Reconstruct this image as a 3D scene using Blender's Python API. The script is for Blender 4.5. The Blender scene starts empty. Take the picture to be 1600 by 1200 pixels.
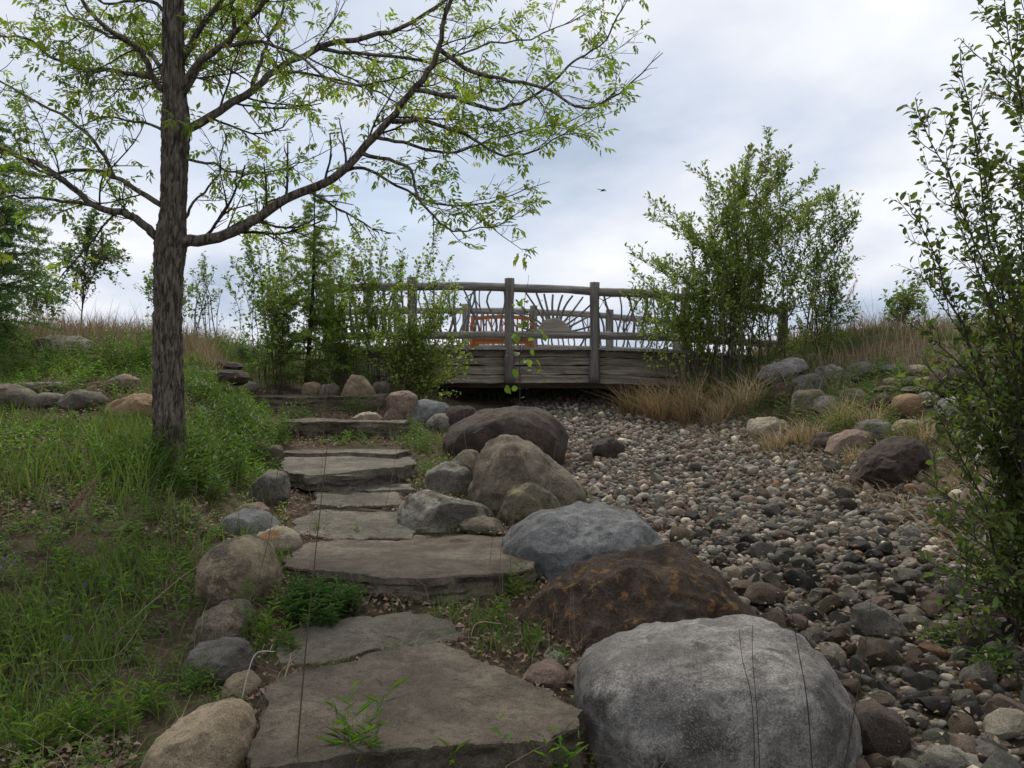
import bpy, math, random
import numpy as np
from mathutils import Vector

random.seed(7)
RNG = np.random.default_rng(7)
scene = bpy.context.scene
COL = scene.collection

# ------------------------------------------------------------------ camera, sky, sun, exposure
F = 1440.0          # focal length in photo pixels
YH = 608.0          # photo row of the true horizon
EYE = 1.5
cam_d = bpy.data.cameras.new('camera'); cam = bpy.data.objects.new('camera', cam_d); COL.objects.link(cam)
cam.location = (0, 0, EYE); cam.rotation_euler = (math.pi/2, 0, 0)
cam_d.sensor_width = 36; cam_d.lens = 36*F/1600; cam_d.shift_y = (YH-600)/1600
cam_d.clip_start = 0.05; cam_d.clip_end = 9000
scene.camera = cam

SUN_EL, SUN_AZ = 52.0, -18.0      # azimuth measured from +Y towards +X
world = bpy.data.worlds.new('World'); scene.world = world; world.use_nodes = True
def build_world():
    nt = world.node_tree; N = nt.nodes; Lk = nt.links; N.clear()
    out = N.new('ShaderNodeOutputWorld'); bg = N.new('ShaderNodeBackground'); Lk.new(bg.outputs[0], out.inputs[0])
    STR = 0.1
    bg.inputs['Strength'].default_value = STR
    sky = N.new('ShaderNodeTexSky'); sky.sky_type = 'NISHITA'; sky.sun_disc = False
    sky.sun_elevation = math.radians(SUN_EL); sky.sun_rotation = math.radians(SUN_AZ)
    sky.air_density = 1.0; sky.dust_density = 1.0; sky.ozone_density = 1.0
    tc = N.new('ShaderNodeTexCoord'); sp = N.new('ShaderNodeSeparateXYZ'); Lk.new(tc.outputs['Generated'], sp.inputs[0])
    def m(op, a, b=None, clamp=False):
        n = N.new('ShaderNodeMath'); n.operation = op; n.use_clamp = clamp
        for i, v in enumerate((a, b)):
            if v is None: continue
            if isinstance(v, (int, float)): n.inputs[i].default_value = v
            else: Lk.new(v, n.inputs[i])
        return n.outputs[0]
    zz = m('ADD', m('MAXIMUM', sp.outputs[2], 0.0), 0.16)
    cx = m('DIVIDE', sp.outputs[0], zz); cy = m('DIVIDE', sp.outputs[1], zz)
    cb = N.new('ShaderNodeCombineXYZ'); Lk.new(cx, cb.inputs[0]); Lk.new(cy, cb.inputs[1])
    def noise(scale, detail, rough, off, stretch=(1, 1, 1), rot=0.0, dist=0.0):
        mp = N.new('ShaderNodeMapping'); mp.inputs['Location'].default_value = off
        mp.inputs['Scale'].default_value = stretch; mp.inputs['Rotation'].default_value = (0, 0, rot)
        Lk.new(cb.outputs[0], mp.inputs[0])
        n = N.new('ShaderNodeTexNoise'); n.inputs['Scale'].default_value = scale; n.inputs['Detail'].default_value = detail
        n.inputs['Roughness'].default_value = rough; n.inputs['Distortion'].default_value = dist
        Lk.new(mp.outputs[0], n.inputs['Vector']); return n.outputs['Fac']
    def ramp(fac, stops):
        r = N.new('ShaderNodeValToRGB'); e = r.color_ramp.elements
        while len(e) < len(stops): e.new(0.5)
        for el, (p, c) in zip(e, stops): el.position = p; el.color = (*c, 1)
        Lk.new(fac, r.inputs[0]); return r.outputs[0]
    n1 = noise(0.62, 7, 0.52, CLOUD_OFF, (1.0, 0.8, 1), 0.3, 0.25)
    n2 = noise(0.5, 6, 0.55, (3.1, 7.7, 0), (1, 0.7, 1), -0.2, 0.2)
    k = 1.0/STR
    def C(r, g, b): return (r*k, g*k, b*k)
    cl = ramp(n1, [(0.36, (0.38, 0.45, 0.565)), (0.46, (0.55, 0.605, 0.705)), (0.54, (0.69, 0.715, 0.775)), (0.66, (0.88, 0.885, 0.90))])
    mul = N.new('ShaderNodeVectorMath'); mul.operation = 'SCALE'; Lk.new(cl, mul.inputs[0]); mul.inputs['Scale'].default_value = k
    mix = N.new('ShaderNodeMix'); mix.data_type = 'RGBA'
    cov = ramp(n2, [(0.36, (0.65, 0.65, 0.65)), (0.5, (1, 1, 1))])
    Lk.new(cov, mix.inputs[0]); Lk.new(sky.outputs[0], mix.inputs[6]); Lk.new(mul.outputs[0], mix.inputs[7])
    Lk.new(mix.outputs[2], bg.inputs['Color'])
CLOUD_OFF = (1.9, 4.3, 0)
build_world()
sun_d = bpy.data.lights.new('sun', 'SUN'); sun_d.energy = 2.3; sun_d.angle = math.radians(10); sun_d.color = (1, 0.95, 0.87)
sun = bpy.data.objects.new('sun', sun_d); COL.objects.link(sun)
_e, _a = math.radians(SUN_EL), math.radians(SUN_AZ)
_sd = Vector((math.cos(_e)*math.sin(_a), math.cos(_e)*math.cos(_a), math.sin(_e)))
sun.rotation_euler = _sd.to_track_quat('Z', 'Y').to_euler(); sun.location = _sd*30
vs = scene.view_settings
vs.view_transform = 'Standard'; vs.look = 'None'; vs.exposure = 0.33; vs.gamma = 1.0; vs.use_curve_mapping = False
scene.render.engine = 'CYCLES'
scene.cycles.max_bounces = 6; scene.cycles.diffuse_bounces = 3; scene.cycles.glossy_bounces = 2
scene.cycles.transmission_bounces = 3; scene.cycles.transparent_max_bounces = 4
scene.cycles.use_denoising = True

# ------------------------------------------------------------------ helpers
def P(px, py, d):
    return np.array([(px-800.0)/F*d, d, EYE+(YH-py)/F*d])

def hashf(i, j, k, seed):
    n = (i.astype(np.int64)*374761393 + j.astype(np.int64)*668265263 + k.astype(np.int64)*2147483647 + seed*1274126177) & 0xffffffff
    n = ((n ^ (n >> 13))*1274126177) & 0xffffffff
    n = (n ^ (n >> 16)) & 0xffff
    return n/32767.5-1.0
def vnoise(p, seed=0):
    p = np.asarray(p, float); b = np.floor(p); f = p-b; f = f*f*(3-2*f); b = b.astype(np.int64)
    r = 0
    for dx in (0, 1):
        for dy in (0, 1):
            for dz in (0, 1):
                w = (f[:, 0] if dx else 1-f[:, 0])*(f[:, 1] if dy else 1-f[:, 1])*(f[:, 2] if dz else 1-f[:, 2])
                r = r+w*hashf(b[:, 0]+dx, b[:, 1]+dy, b[:, 2]+dz, seed)
    return r
def fbm(p, seed=0, octaves=4, gain=0.5):
    a, s, r = 1.0, 1.0, 0
    for o in range(octaves):
        r = r+a*vnoise(np.asarray(p)*s+o*17.3, seed+o); a *= gain; s *= 2.03
    return r

def norm(v):
    v = np.asarray(v, float); return v/np.maximum(np.linalg.norm(v, axis=-1, keepdims=True), 1e-9)

def tag(o, label=None, cat=None, group=None, kind=None):
    if label: o['label'] = label
    if cat: o['category'] = cat
    if group: o['group'] = group
    if kind: o['kind'] = kind
    return o
def empty(name, loc):
    o = bpy.data.objects.new(name, None); COL.objects.link(o); o.location = [float(c) for c in loc]; o.empty_display_size = 0.1
    return o
def raw_mesh(name, V, T=None, Q=None, col=None, smooth=True, mat=None):
    me = bpy.data.meshes.new(name)
    V = np.asarray(V, np.float32).reshape(-1, 3)
    nt = 0 if T is None else len(T); nq = 0 if Q is None else len(Q)
    idx = np.concatenate([np.asarray(T, np.int32).ravel() if nt else np.zeros(0, np.int32), np.asarray(Q, np.int32).ravel() if nq else np.zeros(0, np.int32)])
    me.vertices.add(len(V)); me.vertices.foreach_set('co', V.ravel())
    me.loops.add(len(idx)); me.loops.foreach_set('vertex_index', idx.astype(np.int32))
    me.polygons.add(nt+nq)
    st = np.concatenate([np.arange(nt)*3, nt*3+np.arange(nq)*4]).astype(np.int32)
    me.polygons.foreach_set('loop_start', st)
    me.polygons.foreach_set('use_smooth', np.full(nt+nq, smooth))
    me.update(calc_edges=True)
    if col is not None:
        a = me.color_attributes.new('col', 'FLOAT_COLOR', 'POINT')
        c = np.ones((len(V), 4), np.float32); c[:, :3] = col; a.data.foreach_set('color', c.ravel())
    if mat is not None: me.materials.append(mat)
    me.validate(clean_customdata=False)
    return me
def link(name, me, parent=None, loc=None):
    o = bpy.data.objects.new(name, me); COL.objects.link(o)
    if parent is not None: o.parent = parent
    if loc is not None: o.location = [float(c) for c in loc]
    return o

class Geo:
    """collects triangles and quads with a colour per vertex, in world coordinates"""
    def __init__(s): s.V = []; s.T = []; s.Q = []; s.C = []; s.n = 0
    def add(s, V, T=None, Q=None, C=(1, 1, 1)):
        V = np.asarray(V, float).reshape(-1, 3)
        if T is not None and len(T): s.T.append(np.asarray(T)+s.n)
        if Q is not None and len(Q): s.Q.append(np.asarray(Q)+s.n)
        C = np.asarray(C, float)
        s.C.append(np.broadcast_to(C, V.shape) if C.ndim < 2 or len(C) == len(V) else C)
        s.V.append(V); s.n += len(V)
    def tube(s, pts, rad, k=6, C=(1, 1, 1), cap=True):
        pts = np.asarray(pts, float); n = len(pts); rad = np.broadcast_to(np.asarray(rad, float), (n,))
        t = norm(np.gradient(pts, axis=0))
        up = np.where(np.abs(t[:, 2:3]) > 0.92, np.array([[0., 1, 0]]), np.array([[0., 0, 1]]))
        if abs(t[:, 2]).max() > 0.92: up = np.tile([[0.13, 0.99, 0.05]], (n, 1))
        a = norm(np.cross(up, t)); b = np.cross(t, a)
        ang = np.arange(k)/k*2*math.pi
        V = pts[:, None]+rad[:, None, None]*(np.cos(ang)[None, :, None]*a[:, None]+np.sin(ang)[None, :, None]*b[:, None])
        i = np.arange(n-1)[:, None]*k; j = np.arange(k)[None]; j2 = (j+1) % k
        Q = np.stack([i+j, i+j2, i+k+j2, i+k+j], -1).reshape(-1, 4)
        V = V.reshape(-1, 3); T = None
        if cap:
            V = np.concatenate([V, pts[:1], pts[-1:]]); jj = np.arange(k); 
            T = np.concatenate([np.stack([np.full(k, n*k), (jj+1) % k, jj], -1), np.stack([np.full(k, n*k+1), (n-1)*k+jj, (n-1)*k+(jj+1) % k], -1)])
        s.add(V, T, Q, C)
    def leaves(s, pos, ax, nor, L, W, C, fold=0.18, droop=0.0, six=False):
        pos = np.asarray(pos, float); n = len(pos)
        if n == 0: return
        ax = norm(ax); side = norm(np.cross(ax, nor)); nor = np.cross(side, ax)
        L = np.broadcast_to(np.asarray(L, float), (n,))[:, None]; W = np.broadcast_to(np.asarray(W, float), (n,))[:, None]
        C = np.broadcast_to(np.asarray(C, float), (n, 3))
        b = np.arange(n)[:, None]
        if six:
            vs_ = [pos, pos+ax*L*.3+side*W*.42+nor*fold*W, pos+ax*L*.3-side*W*.42+nor*fold*W,
                   pos+ax*L*.68+side*W*.4+nor*(fold*W-droop*L*.3), pos+ax*L*.68-side*W*.4+nor*(fold*W-droop*L*.3), pos+ax*L-nor*droop*L,
                   pos+ax*L*.5-nor*droop*L*.15]
            V = np.stack(vs_, 1).reshape(-1, 3)
            T = np.array([[0, 6, 1], [0, 2, 6], [1, 6, 3], [2, 4, 6], [3, 6, 5], [4, 5, 6]])
            k = 7
        else:
            V = np.stack([pos, pos+ax*L*.45+side*W*.5+nor*fold*W, pos+ax*L*.45-side*W*.5+nor*fold*W, pos+ax*L-nor*droop*L], 1).reshape(-1, 3)
            T = np.array([[0, 3, 1], [0, 2, 3]]); k = 4
        s.add(V, (b[:, :, None]*k+T[None]).reshape(-1, 3), None, np.repeat(C, k, 0))
    def blades(s, pos, h, w, lean, C, curve=0.5):
        """grass blades: base positions, heights, widths, lean vectors (horizontal offset of the tip)"""
        n = len(pos)
        if n == 0: return
        h = np.broadcast_to(h, (n,))[:, None]; w = np.broadcast_to(w, (n,))[:, None]; lean = np.asarray(lean)
        az = RNG.uniform(0, math.pi, n); sd = np.stack([np.cos(az), np.sin(az), 0*az], 1)
        up = np.array([[0, 0, 1.]])
        m1 = pos+up*h*.5+lean*(.5-curve*.3); tp = pos+up*h*(1-.12*curve)+lean
        V = np.stack([pos-sd*w*.5, pos+sd*w*.5, m1+sd*w*.4, m1-sd*w*.4, tp], 1).reshape(-1, 3)
        b = np.arange(n)[:, None]*5
        s.add(V, b+np.array([[3, 2, 4]]), b+np.array([[0, 1, 2, 3]]), np.repeat(np.broadcast_to(C, (n, 3)), 5, 0))
    def mesh(s, name, mat, origin=(0, 0, 0), smooth=True, color=True):
        V = np.concatenate(s.V)-np.asarray(origin)
        return raw_mesh(name, V, np.concatenate(s.T) if s.T else None, np.concatenate(s.Q) if s.Q else None, np.concatenate(s.C) if color else None, smooth, mat)
    def build(s, name, mat, parent=None, origin=None, smooth=True):
        o0 = np.asarray(parent.location) if (parent is not None and origin is None) else np.asarray(origin if origin is not None else (0, 0, 0))
        me = s.mesh(name, mat, o0, smooth)
        return link(name, me, parent, None if parent is not None else o0)

def jitter_col(base, n, amt=0.25, rng=RNG, hue=0.12):
    base = np.asarray(base, float); v = 1+rng.uniform(-amt, amt, (n, 1)); h = 1+rng.uniform(-hue, hue, (n, 3))
    return np.clip(base*v*h, 0.002, 1)
def mixcols(a, b, n, rng=RNG):
    t = rng.random((n, 1)); return np.asarray(a)*(1-t)+np.asarray(b)*t

# ------------------------------------------------------------------ materials
def new_mat(name):
    m = bpy.data.materials.new(name); m.use_nodes = True; nt = m.node_tree
    b = nt.nodes['Principled BSDF']; return m, nt, b
class NB:
    def __init__(s, nt): s.nt = nt; s.N = nt.nodes; s.L = nt.links
    def noise(s, vec, scale, detail=5, rough=0.55, dist=0.0):
        n = s.N.new('ShaderNodeTexNoise'); n.inputs['Scale'].default_value = scale; n.inputs['Detail'].default_value = detail
        n.inputs['Roughness'].default_value = rough; n.inputs['Distortion'].default_value = dist
        if vec is not None: s.L.new(vec, n.inputs['Vector'])
        return n.outputs['Fac']
    def ramp(s, fac, lo, hi):
        n = s.N.new('ShaderNodeMapRange'); n.inputs[1].default_value = lo; n.inputs[2].default_value = hi; n.interpolation_type = 'SMOOTHSTEP'
        s.L.new(fac, n.inputs[0]); return n.outputs[0]
    def mix(s, fac, a, b, mode='MIX'):
        n = s.N.new('ShaderNodeMix'); n.data_type = 'RGBA'; n.blend_type = mode
        for i, v in ((0, fac), (6, a), (7, b)):
            if isinstance(v, (int, float)): n.inputs[i].default_value = v
            elif isinstance(v, (tuple, list)): n.inputs[i].default_value = (*v, 1)
            else: s.L.new(v, n.inputs[i])
        return n.outputs[2]
    def math(s, op, a, b):
        n = s.N.new('ShaderNodeMath'); n.operation = op
        for i, v in enumerate((a, b)):
            if isinstance(v, (int, float)): n.inputs[i].default_value = v
            else: s.L.new(v, n.inputs[i])
        return n.outputs[0]
    def objvec(s, scale=(1, 1, 1), rnd=True):
        tc = s.N.new('ShaderNodeTexCoord'); mp = s.N.new('ShaderNodeMapping'); mp.inputs['Scale'].default_value = scale
        s.L.new(tc.outputs['Object'], mp.inputs[0])
        if rnd:
            oi = s.N.new('ShaderNodeObjectInfo'); mu = s.N.new('ShaderNodeMath'); mu.operation = 'MULTIPLY'; mu.inputs[1].default_value = 41.0
            s.L.new(oi.outputs['Random'], mu.inputs[0]); s.L.new(mu.outputs[0], mp.inputs['Location'])
        return mp.outputs[0]
    def bump(s, b, h, strength, dist, prev=None):
        n = s.N.new('ShaderNodeBump'); n.inputs['Strength'].default_value = strength; n.inputs['Distance'].default_value = dist
        s.L.new(h, n.inputs['Height'])
        if prev is not None: s.L.new(prev, n.inputs['Normal'])
        s.L.new(n.outputs[0], b.inputs['Normal']); return n.outputs[0]

def rock_mat(name, c1, c2, patch=None, *rest, mask=False, **kw): return _rock_mat(name, c1, c2, patch, *rest, mask=mask, **kw)
def _rock_mat(name, c1, c2, patch=None, patch_lo=0.55, patch_hi=0.62, speck=(0.04, 0.04, 0.042), speck_amt=0.5, scale=1.0, bump=0.5, patch_scale=2.2, light=None, mask=False):
    wm = lambda c: None if c is None else (c[0]*1.0, c[1]*.93, c[2]*.80)
    c1, c2, patch, speck, light = wm(c1), wm(c2), wm(patch), wm(speck), wm(light)
    m, nt, b = new_mat(name); k = NB(nt); v = k.objvec()
    a = k.mix(k.ramp(k.noise(v, 4*scale, 10, 0.74, 0.4), 0.38, 0.62), tuple(c*.72 for c in c1), tuple(c*1.12 for c in c2))
    a = k.mix(k.math('MULTIPLY', k.ramp(k.noise(v, 17*scale, 8, 0.75, 0.6), 0.50, 0.60), 0.65), a, tuple(c*.5 for c in c1))
    fine = k.noise(v, 48*scale, 5, 0.75)
    a = k.mix(k.math('MULTIPLY', k.ramp(fine, 0.53, 0.66), speck_amt), a, speck)
    a = k.mix(k.math('MULTIPLY', k.ramp(k.noise(v, 70*scale, 5, 0.7), 0.55, 0.68), 0.5), a, light or tuple(min(1, c*1.7+0.03) for c in c1))
    a = k.mix(k.math('MULTIPLY', k.ramp(k.noise(v, 7*scale, 9, 0.78, 1.0), 0.60, 0.68), 0.45), a, tuple(min(1, c*1.55+.02) for c in c2))
    if patch is not None:
        pn = k.noise(v, patch_scale, 8, 0.68, 0.5)
        pf = k.ramp(pn, patch_lo, patch_hi)
        if mask: pf = k.math('MULTIPLY', pf, k.ramp(k.noise(v, 1.9, 4, 0.6), 0.40, 0.52))
        a = k.mix(pf, a, patch)
    gr = k.noise(v, 150, 3, 0.6)
    a = k.mix(k.math('MULTIPLY', k.ramp(gr, 0.52, 0.62), 0.45), a, tuple(c*.4 for c in c1))
    a = k.mix(k.math('MULTIPLY', k.ramp(gr, 0.46, 0.36), 0.35), a, tuple(min(1, c*1.5+.02) for c in c2))
    big = k.noise(v, 1.3, 3, 0.5)
    a = k.mix(k.math('MULTIPLY', k.ramp(big, 0.38, 0.7), 0.55), a, tuple(c*0.45 for c in c1))
    nt.links.new(a, b.inputs['Base Color']); b.inputs['Roughness'].default_value = 0.88
    b.inputs['Specular IOR Level'].default_value = 0.25
    p = k.bump(b, k.noise(v, 9*scale, 9, 0.68), min(1, bump*1.9), 0.07)
    k.bump(b, k.noise(v, 70*scale, 5, 0.7), min(1, bump*1.6), 0.012, p)
    return m

def veg_mat(name, transl=0.35, rough=0.55, spec=0.3, val=1.0):
    m, nt, b = new_mat(name); N, L = nt.nodes, nt.links
    at = N.new('ShaderNodeAttribute'); at.attribute_name = 'col'
    h0 = N.new('ShaderNodeHueSaturation'); h0.inputs['Value'].default_value = val; L.new(at.outputs['Color'], h0.inputs['Color'])
    L.new(h0.outputs[0], b.inputs['Base Color']); b.inputs['Roughness'].default_value = rough; b.inputs['Specular IOR Level'].default_value = spec
    if transl > 0:
        tr = N.new('ShaderNodeBsdfTranslucent'); mx = N.new('ShaderNodeMixShader'); mx.inputs[0].default_value = transl
        hs = N.new('ShaderNodeHueSaturation'); hs.inputs['Saturation'].default_value = 1.1; hs.inputs['Value'].default_value = 1.45
        L.new(h0.outputs[0], hs.inputs['Color']); L.new(hs.outputs[0], tr.inputs['Color'])
        L.new(b.outputs[0], mx.inputs[1]); L.new(tr.outputs[0], mx.inputs[2]); L.new(mx.outputs[0], N['Material Output'].inputs['Surface'])
    return m
M = {}
M['leaf'] = veg_mat('leaf', 0.45, val=1.35)
M['grass'] = veg_mat('grass_blade', 0.35, 0.6, val=1.45)
M['dry'] = veg_mat('dry_plant', 0.18, 0.8, 0.15, 1.15)
M['twig'] = veg_mat('twig_bark', 0.0, 0.85, 0.15)

def wood_mat(name, c1, c2, axis=0, scale=1.0, bump=0.6, dark=(0.03, 0.027, 0.024)):
    m, nt, b = new_mat(name); k = NB(nt)
    sc = [14, 14, 14]; sc[axis] = 0.9
    v = k.objvec(tuple(sc)); v2 = k.objvec((1, 1, 1))
    g = k.noise(v, 1.6*scale, 8, 0.65, 0.4)
    a = k.mix(k.ramp(g, 0.35, 0.65), c1, c2)
    a = k.mix(k.math('MULTIPLY', k.ramp(k.noise(v, 2.7*scale, 6, 0.7), 0.56, 0.68), 0.75), a, dark)
    a = k.mix(k.math('MULTIPLY', k.ramp(k.noise(v2, 2.5, 5, 0.6), 0.5, 0.75), 0.4), a, tuple(c*0.6 for c in c1))
    nt.links.new(a, b.inputs['Base Color']); b.inputs['Roughness'].default_value = 0.85; b.inputs['Specular IOR Level'].default_value = 0.2
    k.bump(b, g, bump, 0.02)
    return m
M['rail'] = wood_mat('weathered_log_along', (0.15, 0.135, 0.118), (0.29, 0.265, 0.235), 0)
M['post'] = wood_mat('weathered_log_upright', (0.11, 0.10, 0.088), (0.23, 0.21, 0.185), 2)
M['fascia'] = wood_mat('old_grey_timber', (0.17, 0.14, 0.112), (0.36, 0.31, 0.255), 0, 1.0, 1.0)
M['deck'] = wood_mat('deck_timber', (0.20, 0.19, 0.175), (0.32, 0.30, 0.275), 1)
M['stick'] = wood_mat('bare_branch_wood', (0.12, 0.11, 0.105), (0.24, 0.225, 0.21), 2)
M['disc'] = wood_mat('log_end_grain', (0.2, 0.175, 0.145), (0.36, 0.32, 0.26), 0, 0.4)
M['orange'] = wood_mat('orange_stained_cedar', (0.26, 0.088, 0.026), (0.35, 0.128, 0.045), 0, 1.0, 0.2, (0.2, 0.05, 0.012))

def bark_mat():
    m, nt, b = new_mat('tree_bark'); k = NB(nt)
    v = k.objvec((26, 26, 5), False)
    r = k.noise(v, 1.5, 7, 0.62, 0.6)
    a = k.mix(k.ramp(r, 0.38, 0.6), (0.045, 0.037, 0.029), (0.19, 0.16, 0.13))
    a = k.mix(k.math('MULTIPLY', k.ramp(k.noise(k.objvec((1, 1, .6), False), 5, 6, 0.65), 0.56, 0.66), 0.5), a, (0.19, 0.175, 0.155))
    nt.links.new(a, b.inputs['Base Color']); b.inputs['Roughness'].default_value = 0.92; b.inputs['Specular IOR Level'].default_value = 0.15
    k.bump(b, r, 1.0, 0.03); return m
M['bark'] = bark_mat()

def soil_mat():
    m, nt, b = new_mat('soil_and_litter'); k = NB(nt); v = k.objvec(rnd=False)
    n1 = k.noise(v, 3.0, 8, 0.65, 0.3); n2 = k.noise(v, 28, 6, 0.7); n3 = k.noise(v, 0.7, 5, 0.6)
    a = k.mix(k.ramp(n1, 0.35, 0.65), (0.045, 0.033, 0.022), (0.10, 0.073, 0.047))
    a = k.mix(k.math('MULTIPLY', k.ramp(n2, 0.52, 0.66), 0.7), a, (0.16, 0.125, 0.085))
    a = k.mix(k.math('MULTIPLY', k.ramp(n3, 0.5, 0.66), 0.5), a, (0.04, 0.055, 0.018))
    nt.links.new(a, b.inputs['Base Color']); b.inputs['Roughness'].default_value = 0.95; b.inputs['Specular IOR Level'].default_value = 0.1
    k.bump(b, n2, 0.8, 0.03); return m
M['soil'] = soil_mat()

M['granite'] = rock_mat('pale_grey_granite', (0.29, 0.288, 0.30), (0.46, 0.455, 0.47), (0.085, 0.08, 0.078), 0.49, 0.62, (0.06, 0.06, 0.06), 0.55, 1.1, 0.7, 2.7)
M['rust'] = rock_mat('rusty_brown_stone', (0.078, 0.058, 0.048), (0.115, 0.085, 0.068), (0.30, 0.17, 0.065), 0.53, 0.62, (0.02, 0.016, 0.014), 0.8, 1.0, 1.0, 15.0, mask=True)
M['blue'] = rock_mat('blue_grey_stone', (0.17, 0.183, 0.20), (0.26, 0.273, 0.295), (0.09, 0.075, 0.068), 0.55, 0.68, (0.06, 0.065, 0.07), 0.4, 1.0, 0.4, 1.8)
M['brown'] = rock_mat('brown_grey_stone', (0.15, 0.13, 0.105), (0.24, 0.21, 0.175), (0.27, 0.245, 0.17), 0.58, 0.68, (0.06, 0.05, 0.042), 0.5, 1.0, 0.45, 2.4)
M['dark'] = rock_mat('dark_brown_stone', (0.055, 0.042, 0.038), (0.085, 0.067, 0.06), (0.15, 0.135, 0.12), 0.66, 0.75, (0.025, 0.02, 0.02), 0.4, 1.0, 0.35, 3.0)
M['lichen'] = rock_mat('lichen_spotted_stone', (0.14, 0.125, 0.095), (0.22, 0.20, 0.15), (0.33, 0.31, 0.18), 0.54, 0.62, (0.03, 0.028, 0.022), 0.6, 1.0, 0.6, 4.0)
M['tan'] = rock_mat('tan_granite', (0.30, 0.245, 0.175), (0.40, 0.34, 0.255), (0.15, 0.125, 0.10), 0.55, 0.68, (0.12, 0.09, 0.06), 0.5, 1.0, 0.4, 2.2)
M['pink'] = rock_mat('pinkish_stone', (0.27, 0.20, 0.175), (0.36, 0.285, 0.25), (0.17, 0.14, 0.125), 0.56, 0.68, (0.10, 0.07, 0.065), 0.5)
M['grey'] = rock_mat('mid_grey_stone', (0.16, 0.155, 0.145), (0.26, 0.25, 0.235), (0.09, 0.085, 0.08), 0.57, 0.7, (0.05, 0.05, 0.05), 0.5)
M['paleflat'] = rock_mat('chalky_grey_stone', (0.27, 0.27, 0.25), (0.38, 0.375, 0.345), (0.085, 0.075, 0.066), 0.5, 0.56, (0.08, 0.08, 0.075), 0.5, 1.0, 0.6, 2.6)
M['slab'] = rock_mat('sandstone_slab', (0.175, 0.152, 0.126), (0.24, 0.21, 0.175), (0.10, 0.085, 0.073), 0.5, 0.66, (0.06, 0.05, 0.043), 0.4, 1.2, 0.7, 2.6)
M['slab_grey'] = rock_mat('grey_flagstone', (0.165, 0.155, 0.135), (0.235, 0.22, 0.195), (0.12, 0.105, 0.09), 0.52, 0.68, (0.07, 0.065, 0.055), 0.35, 0.8, 0.55, 2.6)
M['orange_rock'] = rock_mat('orange_tan_stone', (0.32, 0.215, 0.13), (0.42, 0.30, 0.20), (0.20, 0.14, 0.09), 0.56, 0.7, (0.12, 0.08, 0.05), 0.4)
M['twotone'] = rock_mat('two_toned_granite', (0.33, 0.275, 0.20), (0.43, 0.37, 0.28), (0.10, 0.085, 0.075), 0.50, 0.56, (0.12, 0.09, 0.06), 0.5, 1.0, 0.5, 1.7)
M['stained'] = rock_mat('pale_stone_with_orange_stain', (0.34, 0.30, 0.24), (0.43, 0.39, 0.32), (0.42, 0.19, 0.06), 0.58, 0.66, (0.15, 0.11, 0.08), 0.4, 1.0, 0.4, 3.2)

# ------------------------------------------------------------------ terrain
def ip(Y, xs, ys): return np.interp(Y, xs, ys)
def bed_z(Y): return ip(Y, [-6, 0, 3.5, 21, 25, 32, 45, 80], [-0.35, -0.25, 0, 1.55, 1.75, 1.8, 1.3, 0.6])
def path_z(Y): return ip(Y, [-6, 0, 3, 4, 5.2, 7, 9, 11, 13, 15, 16.5, 18.5, 21, 25, 32, 45, 80], [-.3, -.15, .0, .06, .23, .42, .64, .88, 1.14, 1.65, 2.1, 2.15, 2.15, 2.1, 1.8, 1.2, .6])
def left_z(Y): return ip(Y, [-6, 0, 2, 3, 12, 14.6, 18.5, 21, 25, 32, 45, 80], [-.5, -.4, -.3, -.1, 1.99, 2.32, 2.36, 2.32, 2.15, 1.8, 1.1, .6])
def right_z(Y): return ip(Y, [-6, 0, 3, 5, 7, 9, 11, 13, 15, 17, 21, 25, 32, 45, 80], [.6, .8, 1., 1.15, 1.35, 1.6, 1.9, 2.2, 2.42, 2.45, 2.3, 2.1, 1.8, 1.1, .6])
def path_x(Y): return ip(Y, [0, 4, 6, 8.8, 11.2, 13.5, 15, 16.5, 20], [-.4, -.44, -.65, -1.5, -2.1, -2.9, -3.5, -4, -4.2])
def creek_l(Y): return ip(Y, [0, 4.3, 5.3, 7, 9.6, 12, 15, 17, 21], [1.55, 1.5, 1.4, 1.1, .7, .7, .6, .3, 0])
def creek_r(Y): return ip(Y, [0, 3, 4, 6.2, 8, 10.3, 14.7, 17, 21], [3.0, 3.1, 3.3, 3.5, 3.6, 3.4, 2.6, 2.6, 2.8])
GX = np.arange(-14, 14.01, 0.14); GY = np.arange(-6, 46, 0.14)
def cross(Y, X):
    b, p, l, r = bed_z(Y), path_z(Y), left_z(Y), right_z(Y); pc, cl, cr = path_x(Y), creek_l(Y), creek_r(Y)
    f1, f2 = (0.5, 0.25) if Y < 14 else (0.12, 0.05)
    ks = [(-40, l*.95), (pc-3.2, l), (pc-1.6, p+.85*(l-p)), (pc-.85, p+.05), (pc+.8, p), (max(pc+.9, cl-1.3), b+f1*(p-b)), (max(pc+1.0, cl-.4), b+f2*(p-b)),
          (cl+.3, b), (cr-.3, b+.03), (cr+.6, b+.3*(r-b)), (cr+1.6, b+.65*(r-b)), (cr+3, r), (60, r)]
    if Y > 25:
        t = min(1, (Y-25)/7); z0 = np.interp(X, [k[0] for k in ks], [k[1] for k in ks]); return z0*(1-t)+t*p
    return np.interp(X, [k[0] for k in ks], [k[1] for k in ks])
HG = np.array([cross(y, GX) for y in GY])
for _ in range(2):
    Hp = np.pad(HG, 1, mode='edge'); HG = (Hp[1:-1, 1:-1]*4+Hp[:-2, 1:-1]+Hp[2:, 1:-1]+Hp[1:-1, :-2]+Hp[1:-1, 2:])/8
_g = np.stack(np.meshgrid(GX, GY), -1).reshape(-1, 2)
HG = HG+(fbm(np.c_[_g*0.9, np.zeros(len(_g))], 5, 4)*0.035).reshape(HG.shape)
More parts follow.
